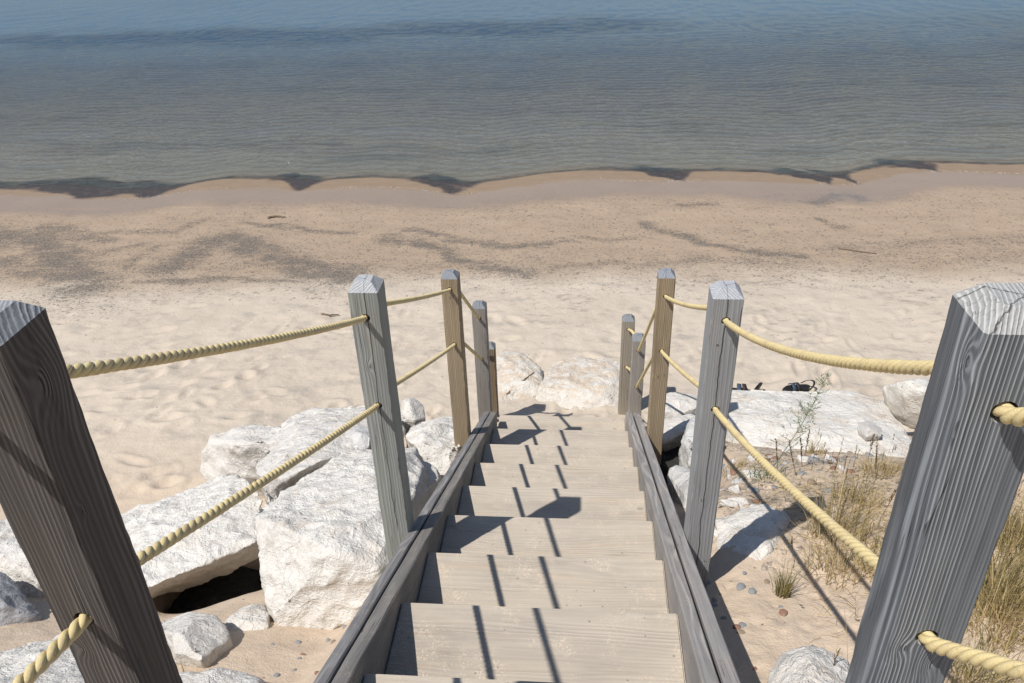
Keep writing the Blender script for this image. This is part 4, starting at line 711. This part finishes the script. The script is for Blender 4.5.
# ------------------------------------------------------------------ ropes
s = N('rope_fibre'); P = s.obj()
n = s.noise(P, 420, 3, .7); n2 = s.noise(P, 14, 4, .7)
c = s.mix(s.math('MULTIPLY_ADD', n, 1.6, -.3), (.60,.47,.22), (.86,.735,.42)); c = s.mix(s.math('MULTIPLY', s.step(n2,.45,.65), .5), c, (.56,.43,.27)); c = s.mix(s.math('MULTIPLY', s.step(s.noise(P, 60, 4, .8),.56,.7), .45), c, (.34,.28,.17))
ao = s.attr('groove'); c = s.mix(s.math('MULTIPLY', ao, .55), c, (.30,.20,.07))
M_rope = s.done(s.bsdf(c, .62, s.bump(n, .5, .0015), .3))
def rope(label, pts, R=.0112, pitch=.074, sag=(), end=None):
    """three laid strands along a path through the post holes"""
    path = []
    for i in range(len(pts)-1):
        a = Vector(pts[i]); b = Vector(pts[i+1]); sg = sag[i] if i < len(sag) else 0
        L = (b-a).length; n = max(2, int(L/.005))
        for j in range(n):
            t = j/n; p = a.lerp(b,t); p.z -= sg*4*t*(1-t); path.append(p)
    path.append(Vector(pts[-1]))
    C = np.array([tuple(p) for p in path])
    for _ in range(6): C[1:-1] = .25*C[:-2]+.5*C[1:-1]+.25*C[2:]
    Tn = np.gradient(C, axis=0); Tn /= np.linalg.norm(Tn,axis=1)[:,None]
    sx = np.cross(Tn, np.array([0,0,1.])); sx /= np.linalg.norm(sx,axis=1)[:,None]; uz = np.cross(sx, Tn)
    ds = np.r_[0,np.cumsum(np.linalg.norm(np.diff(C,axis=0),axis=1))]
    jit = 1+.035*np.sin(ds*23)+.03*np.sin(ds*61+2)
    rs = R*.50; off = R*.50; M = 10; V = []; F = []; G = []
    for st in range(3):
        th = 2*pi*ds/pitch+st*2*pi/3+.5*np.sin(ds*7.3)+.22*np.sin(ds*19+1)+.07*np.sin(ds*53+st*2)
        rad = np.cos(th)[:,None]*sx+np.sin(th)[:,None]*uz
        tang = (-np.sin(th)[:,None]*sx+np.cos(th)[:,None]*uz)*(2*pi*off/pitch)+Tn
        tang /= np.linalg.norm(tang,axis=1)[:,None]
        bi = np.cross(tang, rad); Cc = C+rad*(off*jit)[:,None]; base = len(V)*0+sum(len(v) for v in V)
        ring = []
        for j in range(M):
            a = 2*pi*j/M; ring.append(Cc+rad*(np.cos(a)*rs)+bi*(np.sin(a)*rs*1.12))
        ring = np.stack(ring,1).reshape(-1,3); V.append(ring)
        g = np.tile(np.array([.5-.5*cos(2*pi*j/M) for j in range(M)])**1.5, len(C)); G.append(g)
        nC = len(C); ii = np.arange(nC-1)[:,None]*M; jj = np.arange(M)[None,:]; j2 = (jj+1)%M
        F.append(np.stack([ii+jj,ii+j2,ii+M+j2,ii+M+jj],-1).reshape(-1,4)+base)
    hr = np.random.default_rng(int(abs(pts[0][2])*1000)); nb = sum(len(v) for v in V); hv = []; hf = []
    for i_ in range(900):       # loose broken fibres
        q = C[hr.integers(2, len(C)-2)]
        if q[1] > 3: continue
        d = hr.normal(size=3); d /= np.linalg.norm(d); p0 = q+d*R*.9; e = p0+(d*.6+hr.normal(size=3)*.7)*hr.uniform(.002,.0065)
        sd_ = np.cross(e-p0, hr.normal(size=3)); sd_ /= np.linalg.norm(sd_)+1e-9; sd_ *= .00022
        b_ = nb+len(hv); hv += [p0-sd_, p0+sd_, e+sd_*.4, e-sd_*.4]; hf.append((b_,b_+1,b_+2,b_+3))
    if hv: V.append(np.array(hv)); F.append(np.array(hf)); G.append(np.zeros(len(hv)))
    o_ = Vector(pts[0]); VV = np.concatenate(V)-np.array(tuple(o_))
    me = np_mesh('rope', VV, np.concatenate(F))
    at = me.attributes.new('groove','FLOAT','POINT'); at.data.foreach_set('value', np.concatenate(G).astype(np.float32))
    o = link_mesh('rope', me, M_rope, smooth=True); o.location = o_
    tag(o, label, 'rope'); return o
def thru(x, yn, z, s1=.4, s2=.4):    # enters the near face and leaves the far face of a post
    return [(x, yn-.012, z+.002), (x, yn+.11, z-.012)]
ry = {1:.775,2:2.37,3:4.02}
rope('upper rope of the left handrail, strung through the first four left posts',
     [(-.66,-.9,2.05)]+[(-.628,.763,1.377),(-.620,.885,1.363)]+thru(-PX,2.37,.615)+thru(-PX,4.02,-.14)+[(-.572,4.84,-.788),(-.572,4.96,-.80),(-.568,5.19,-1.32),(-.568,5.32,-1.34)], sag=(.03,0,.012,0,.008,0,0,0,.0))
rope('lower rope of the left handrail, crossing the large white boulders',
     [(-.66,-.9,1.62)]+thru(-PX,.775,1.0)+thru(-PX,2.37,.25)+thru(-PX,4.02,-.50)+[(-.572,4.84,-1.118),(-.572,4.97,-1.13)], sag=(.05,0,.006,0,.006,0,0))
rope('upper rope of the right handrail, reaching the nearest right post just under its top',
     [(.62,-.9,2.3),(.612,.62,1.525)]+thru(PX,.80,1.395)+thru(PX,2.43,.585)+thru(PX,4.20,-.265)+[(.548,5.12,-1.208),(.548,5.24,-1.215),(.49,5.44,-1.218),(.488,5.58,-1.225)], sag=(.03,0,0,.045,0,.02,0,0,0,-.03))
rope('lower rope of the right handrail, hanging over the grassy bank',
     [(.70,-.9,2.0),(.655,.56,1.22)]+thru(PX,.80,1.01)+thru(PX,2.43,.22)+thru(PX,4.20,-.635)+[(.548,5.12,-1.528),(.548,5.24,-1.535),(.488,5.44,-1.56),(.488,5.58,-1.565)], sag=(.05,0,0,.02,0,.012,0,0,0,-.02))

# ------------------------------------------------------------------ plants
def leaf_mat(name, a, b, tr=.25):
    s = N(name); rnd = s.attr('tone')
    c = s.mix(rnd, a, b)
    d = s.bsdf(c, .6, None, .25); t = s.node('ShaderNodeBsdfTranslucent', {'Color':c})
    return s.done(s.node('ShaderNodeMixShader', {0:tr, 1:d.outputs[0], 2:t.outputs[0]}))
M_grass = leaf_mat('green_blades', (.13,.14,.045), (.34,.30,.12)); M_straw = leaf_mat('straw_blades', (.38,.29,.13), (.72,.58,.33)); M_seed = leaf_mat('seed_heads', (.10,.065,.035), (.22,.16,.09)); M_weed = leaf_mat('weed_green', (.12,.17,.08), (.24,.30,.15))
class Blades:
    def __init__(s): s.V = []; s.F = []; s.mi = []; s.tone = []
    def strip(s, pts, w0, w1, mat, side=None):
        n = len(pts); b = len(s.V); t = random.random()
        d = (pts[-1]-pts[0]); sd = d.cross(Vector((random.uniform(-1,1),random.uniform(-1,1),.2))) if side is None else side
        if sd.length < 1e-6: sd = Vector((1,0,0))
        sd.normalize()
        for i, p in enumerate(pts):
            w = w0+(w1-w0)*i/(n-1); s.V += [tuple(p-sd*w/2), tuple(p+sd*w/2)]; s.tone += [t,t]
        for i in range(n-1): s.F.append((b+2*i,b+2*i+1,b+2*i+3,b+2*i+2)); s.mi.append(mat)
    def blade(s, base, h, lean, ang, mat, w=.003, droop=.4):
        d = Vector((cos(ang),sin(ang),0)); pts = []
        for i in range(5):
            t = i/4; pts.append(base+Vector((0,0,h*(t-droop*.35*t*t*t)))+d*(lean*t**1.7))
        s.strip(pts, w, w*.15, mat); return pts[-1]
    def head(s, tip, ang, L=.05, mat=2):
        for i in range(9):
            q = tip-Vector((0,0,L*i/9)); a = random.uniform(0,6.28)
            s.strip([q, q+Vector((cos(a)*.004,sin(a)*.004,.012))], .004, .001, mat)
    def build(s, name, loc, label, group=None, cat='grass', kind=None):
        o_ = np.array(loc); me = np_mesh(name, np.array(s.V)-o_, s.F)
        me.polygons.foreach_set('material_index', s.mi)
        at = me.attributes.new('tone','FLOAT','POINT'); at.data.foreach_set('value', np.array(s.tone,np.float32))
        o = link_mesh(name, me, [M_grass,M_straw,M_seed,M_weed]); o.location = loc
        return tag(o, label, cat, group, kind)
def tuft(x, y, n, h, spread, green, label, group=None, heads=0, w=.0042, lean=.5, name='grass_tuft', cat='grass'):
    z = float(terrain(x,y)); B = Blades()
    for i in range(n):
        a = random.uniform(0,6.28); r = spread*random.random()**.7
        bx, by = x+cos(a)*r, y+sin(a)*r; b = Vector((bx,by,float(terrain(bx,by))-.01))
        hh = h*random.uniform(.45,1.05); B.blade(b, hh, hh*lean*random.random()**1.2, a+random.gauss(0,.7), 0 if random.random() < green else 1, w*random.uniform(.6,1.2))
    for i in range(heads):
        a = random.uniform(0,6.28); r = spread*random.random(); b = Vector((x+cos(a)*r,y+sin(a)*r,z-.01))
        t = B.blade(b, h*random.uniform(1.1,1.55), h*.25*random.random(), a, 1, .0022, 0); B.head(t, a, h*.3)
    return B.build(name, (x,y,z), label, group, cat)
random.seed(33)
tuft(.94,2.35,95,.19,.035,.85,'fresh green grass tuft alone on bare sand beside the shadow of the second right post', heads=3, lean=.45)
tuft(1.68,3.42,200,.14,.11,.12,'rounded straw coloured grass tuft right of the two grey stones', lean=.8, heads=4)
tuft(1.55,4.02,90,.13,.06,.15,'small dry tuft at the near edge of the long white slab', lean=.6, heads=3)
tuft(1.44,3.05,120,.22,.11,.2,'bushy straw and green tuft in front of the nearest right post, highest of the thicket', heads=12, lean=.7)
tuft(1.27,2.78,170,.30,.12,.25,'dense straw and green tuft in the middle of the thicket under the lower rope', heads=14, lean=.6)
tuft(1.20,2.50,150,.2,.13,.15,'low matted dry tuft at the bottom of the thicket', heads=6, lean=.9)
tuft(1.38,2.54,140,.24,.12,.25,'dry tuft touching the outline of the nearest right post', heads=8, lean=.7)
tuft(1.02,3.75,70,.10,.06,.3,'thin dry tuft behind the lower rope near the second right post', lean=.7)
grp = 'grass tufts behind the nearest right post'
for i in range(21):
    y = random.uniform(1.8,3.5); x = .124+y*random.uniform(.64,.84)
    tuft(x, y, 210, random.uniform(.15,.30), .12, random.choice((.15,.25,.45)), 'dry grass tuft on the bank right of the nearest right post', grp, heads=random.choice((0,3,7)), lean=.8)
# thatch of dead grass lying on the bank
B = Blades()
for i in range(3800):
    if random.random() < .7: x, y = random.gauss(1.95,.4), random.gauss(2.5,.5)
    else: x, y = random.gauss(1.3,.22), random.gauss(2.85,.35)
    if x < .98: continue
    z = float(terrain(x,y)); a = random.uniform(0,6.28); L = random.uniform(.04,.13); b = Vector((x,y,z+random.uniform(.004,.02)))
    B.strip([b, b+Vector((cos(a)*L*.5,sin(a)*L*.5,random.uniform(.0,.02))), b+Vector((cos(a)*L,sin(a+.2)*L,random.uniform(-.01,.02)))], .0025, .001, 1 if random.random() < .85 else 2)
B.build('dead_grass', (1.6,2.6,-.6), 'dead grass litter lying on the sandy right bank', cat='grass litter', kind='stuff')
# dark seed stalks
def stalk(x, y, h, lx, ly, label, group):
    z = float(terrain(x,y)); B = Blades(); base = Vector((x,y,z-.01)); top = base+Vector((lx,ly,h))
    m = base.lerp(top,.5)+Vector((lx*.1,0,.01)); side = Vector((1,.1,0))
    for sd2 in (Vector((1,.1,0)), Vector((.1,1,0))): B.strip([base,m,top], .0035, .0018, 2, sd2)
    for i in range(26):
        q = base.lerp(top, .42+.58*i/26); a = random.uniform(0,6.28)
        B.strip([q, q+Vector((cos(a)*.010,sin(a)*.010,.014))], .006, .001, 2)
    return B.build('seed_stalk', (x,y,z), label, group, 'stalk')
g2 = 'brown seed stalks standing on the right bank'
for (x,y,h,lx,ly) in ((1.20,3.5,.26,-.05,.0),(1.28,3.45,.24,-.07,.02),(1.35,3.6,.22,-.04,0),(1.62,3.3,.30,-.05,0),(1.86,3.55,.26,.0,0),(1.25,2.75,.30,.02,0),(1.45,3.9,.22,.0,.0),(1.5,2.9,.25,.05,0),(1.75,3.75,.2,.0,.0)):
    stalk(x,y,h,lx,ly,'dry brown seed stalk on the right bank near the long slab',g2)
stalk(.90,1.72,.20,.05,.06,'dark seed stalk leaning right in front of the white boulder at the bottom edge',None)
stalk(1.03,1.70,.17,.04,.05,'short dark seed stalk at the bottom edge beside the nearest right post',None)
# tall airy weed with fine side shoots
z = float(terrain(1.13,3.5)); B = Blades(); base = Vector((1.12,3.48,z)); 
top = base+Vector((.26,.12,.60)); prev = base; cpts = []
for i in range(11):
    t = i/10; cpts.append(base.lerp(top,t)+Vector((.03*sin(t*3),0,.02*sin(t*2.5))))
for sd2 in (Vector((1,0,0)),Vector((0,1,0))): B.strip(cpts, .005, .0018, 3, sd2)
for i in range(64):
    t = .12+.86*random.random(); q = base.lerp(top,t)+Vector((.03*sin(t*3),0,.02*sin(t*2.5))); a = random.uniform(0,6.28); L = .17*(1.12-t)*random.uniform(.5,1)
    e = q+Vector((cos(a)*L,sin(a)*L,L*.8)); B.strip([q,e], .002, .001, 3)
    for j in range(7):
        p = q.lerp(e, random.uniform(.25,1)); a2 = random.uniform(0,6.28); B.strip([p, p+Vector((cos(a2)*.016,sin(a2)*.016,.012))], .0035, .001, 3)
for i in range(90):
    a = random.uniform(0,6.28); b = base+Vector((random.gauss(0,.07),random.gauss(0,.05),0)); b.z = float(terrain(b.x,b.y)); B.blade(b, random.uniform(.05,.13), .05, a, 3, .004)
B.build('weed_plant', (1.12,3.48,z), 'tall airy green weed with fine shoots rising in front of the long slab', cat='plant')
# single green blade at the lower left and reeds beside the stairs
tuft(-1.33,1.86,4,.16,.012,1,'few thin green blades in front of the boulder at the bottom edge', w=.004, lean=.3)
tuft(1.0,1.78,22,.30,.05,.8,'long thin green blades leaning over the boulder at the bottom edge', w=.004, lean=.9)
tuft(.80,1.72,5,.13,.02,0,'few pale straw blades in the shadow of the right stringer', w=.003, lean=.6)

# ------------------------------------------------------------------ things left on the beach
s = N('black_rubber'); M_blk = s.done(s.bsdf((.018,.018,.02), .6)); s = N('blue_strap'); M_bl = s.done(s.bsdf((.05,.075,.115), .7))
s = N('brown_leather'); M_lea = s.done(s.bsdf((.035,.03,.03), .6))
def sandal(label, loc, rz, tilt, sc=1, strap=M_bl):
    t = empty('sandal', loc, rz); t.rotation_euler = (tilt[0],tilt[1],rz); tag(t, label, 'sandal', 'sandals left on the sand')
    bm = bmesh.new(); lo = []; hi = []; n = 28
    for i in range(n):
        a = 2*pi*i/n; yy = .13*sin(a); ww = .043+.010*sin(a)-.008*cos(2*a)
        lo.append(bm.verts.new((ww*cos(a),yy,0))); hi.append(bm.verts.new((ww*cos(a)*.96,yy*.98,.028+.012*max(0,-sin(a)))))
    for i in range(n): bm.faces.new((lo[i],lo[(i+1)%n],hi[(i+1)%n],hi[i]))
    bm.faces.new(lo[::-1]); bm.faces.new(hi); so_ = bm_obj('sole', bm, M_blk, t)
    def arch(y0, y1, h, w, mat, zt=0):
        bm = bmesh.new(); pr = None
        for i in range(15):
            a = pi*i/14; x = cos(a)*.046; z = .02+h*sin(a); yc = y0+(y1-y0)*sin(a)
            q = [bm.verts.new((x*k,yc+e,z*k)) for k, e in ((1,-w/2),(1,w/2),(1.07,w/2),(1.07,-w/2))]
            if pr:
                for j in range(4): bm.faces.new((pr[j],pr[(j+1)%4],q[(j+1)%4],q[j]))
            pr = q
        return bm_obj('strap', bm, mat, t, True)
    arch(.05,.06,.055,.035,strap); arch(.0,.02,.06,.03,M_lea); arch(-.07,-.12,.09,.018,M_blk)
    return t
def gz(x,y): return float(terrain(x,y))
sandal('black sandal lying flat and mostly hidden behind the long white slab, left of the other', (1.53,5.88,gz(1.53,5.88)-.01), 1.35, (0,.25))
sandal('dark sandal with blue grey straps and a raised heel loop behind the long white slab', (1.95,5.91,gz(1.95,5.91)+.015), 1.9, (.15,-.5))
M_twig = stone_mat('driftwood', (.10,.07,.05), (.24,.18,.13))
def twig(label, pts, r, name='driftwood_stick'):
    bm = bmesh.new(); pr = None; pts = [Vector(p) for p in pts]; o_ = pts[0].copy(); N_ = 7; path = []
    for i in range(len(pts)-1):
        for j in range(6): path.append(pts[i].lerp(pts[i+1], j/6)+Vector((random.gauss(0,r*.3),random.gauss(0,r*.3),0)))
    path.append(pts[-1])
    for i, p in enumerate(path):
        d = (path[min(i+1,len(path)-1)]-path[max(i-1,0)]).normalized(); a = d.cross(Vector((0,0,1))).normalized(); b = a.cross(d)
        rr = r*(1-.6*i/len(path))
        q = [bm.verts.new(p-o_+a*cos(t)*rr+b*sin(t)*rr) for t in (2*pi*k/N_ for k in range(N_))]
        if pr:
            for j in range(N_): bm.faces.new((pr[j],pr[(j+1)%N_],q[(j+1)%N_],q[j]))
        else: bm.faces.new(q)
        pr = q
    bm.faces.new(pr[::-1]); bmesh.ops.recalc_face_normals(bm, faces=bm.faces)
    o = bm_obj(name, bm, M_twig, None, True); o.location = o_; return tag(o, label, 'driftwood')
random.seed(5)
def g_(x,y,h=.008): return (x,y,gz(x,y)+h)
twig('thin brown stick lying on the beach, right of the centre', [g_(3.22,9.32),g_(3.4,9.24),g_(3.62,9.18)], .011)
twig('black forked twig on the sand beside the foot of the fourth left post', [g_(-.50,5.72,.03),g_(-.42,5.84,.05),g_(-.36,5.88,.09),g_(-.28,6.02,.09)], .011)
twig('short black scrap of driftwood near the weed line, left of the second left post', [g_(-4.3,10.5,.01),g_(-4.18,10.53,.015),g_(-4.05,10.5)], .02)
twig('small dark curl of driftwood on the dry sand left of the upper rope', [g_(-2.6,7.35),g_(-2.5,7.32,.02),g_(-2.42,7.36)], .012)
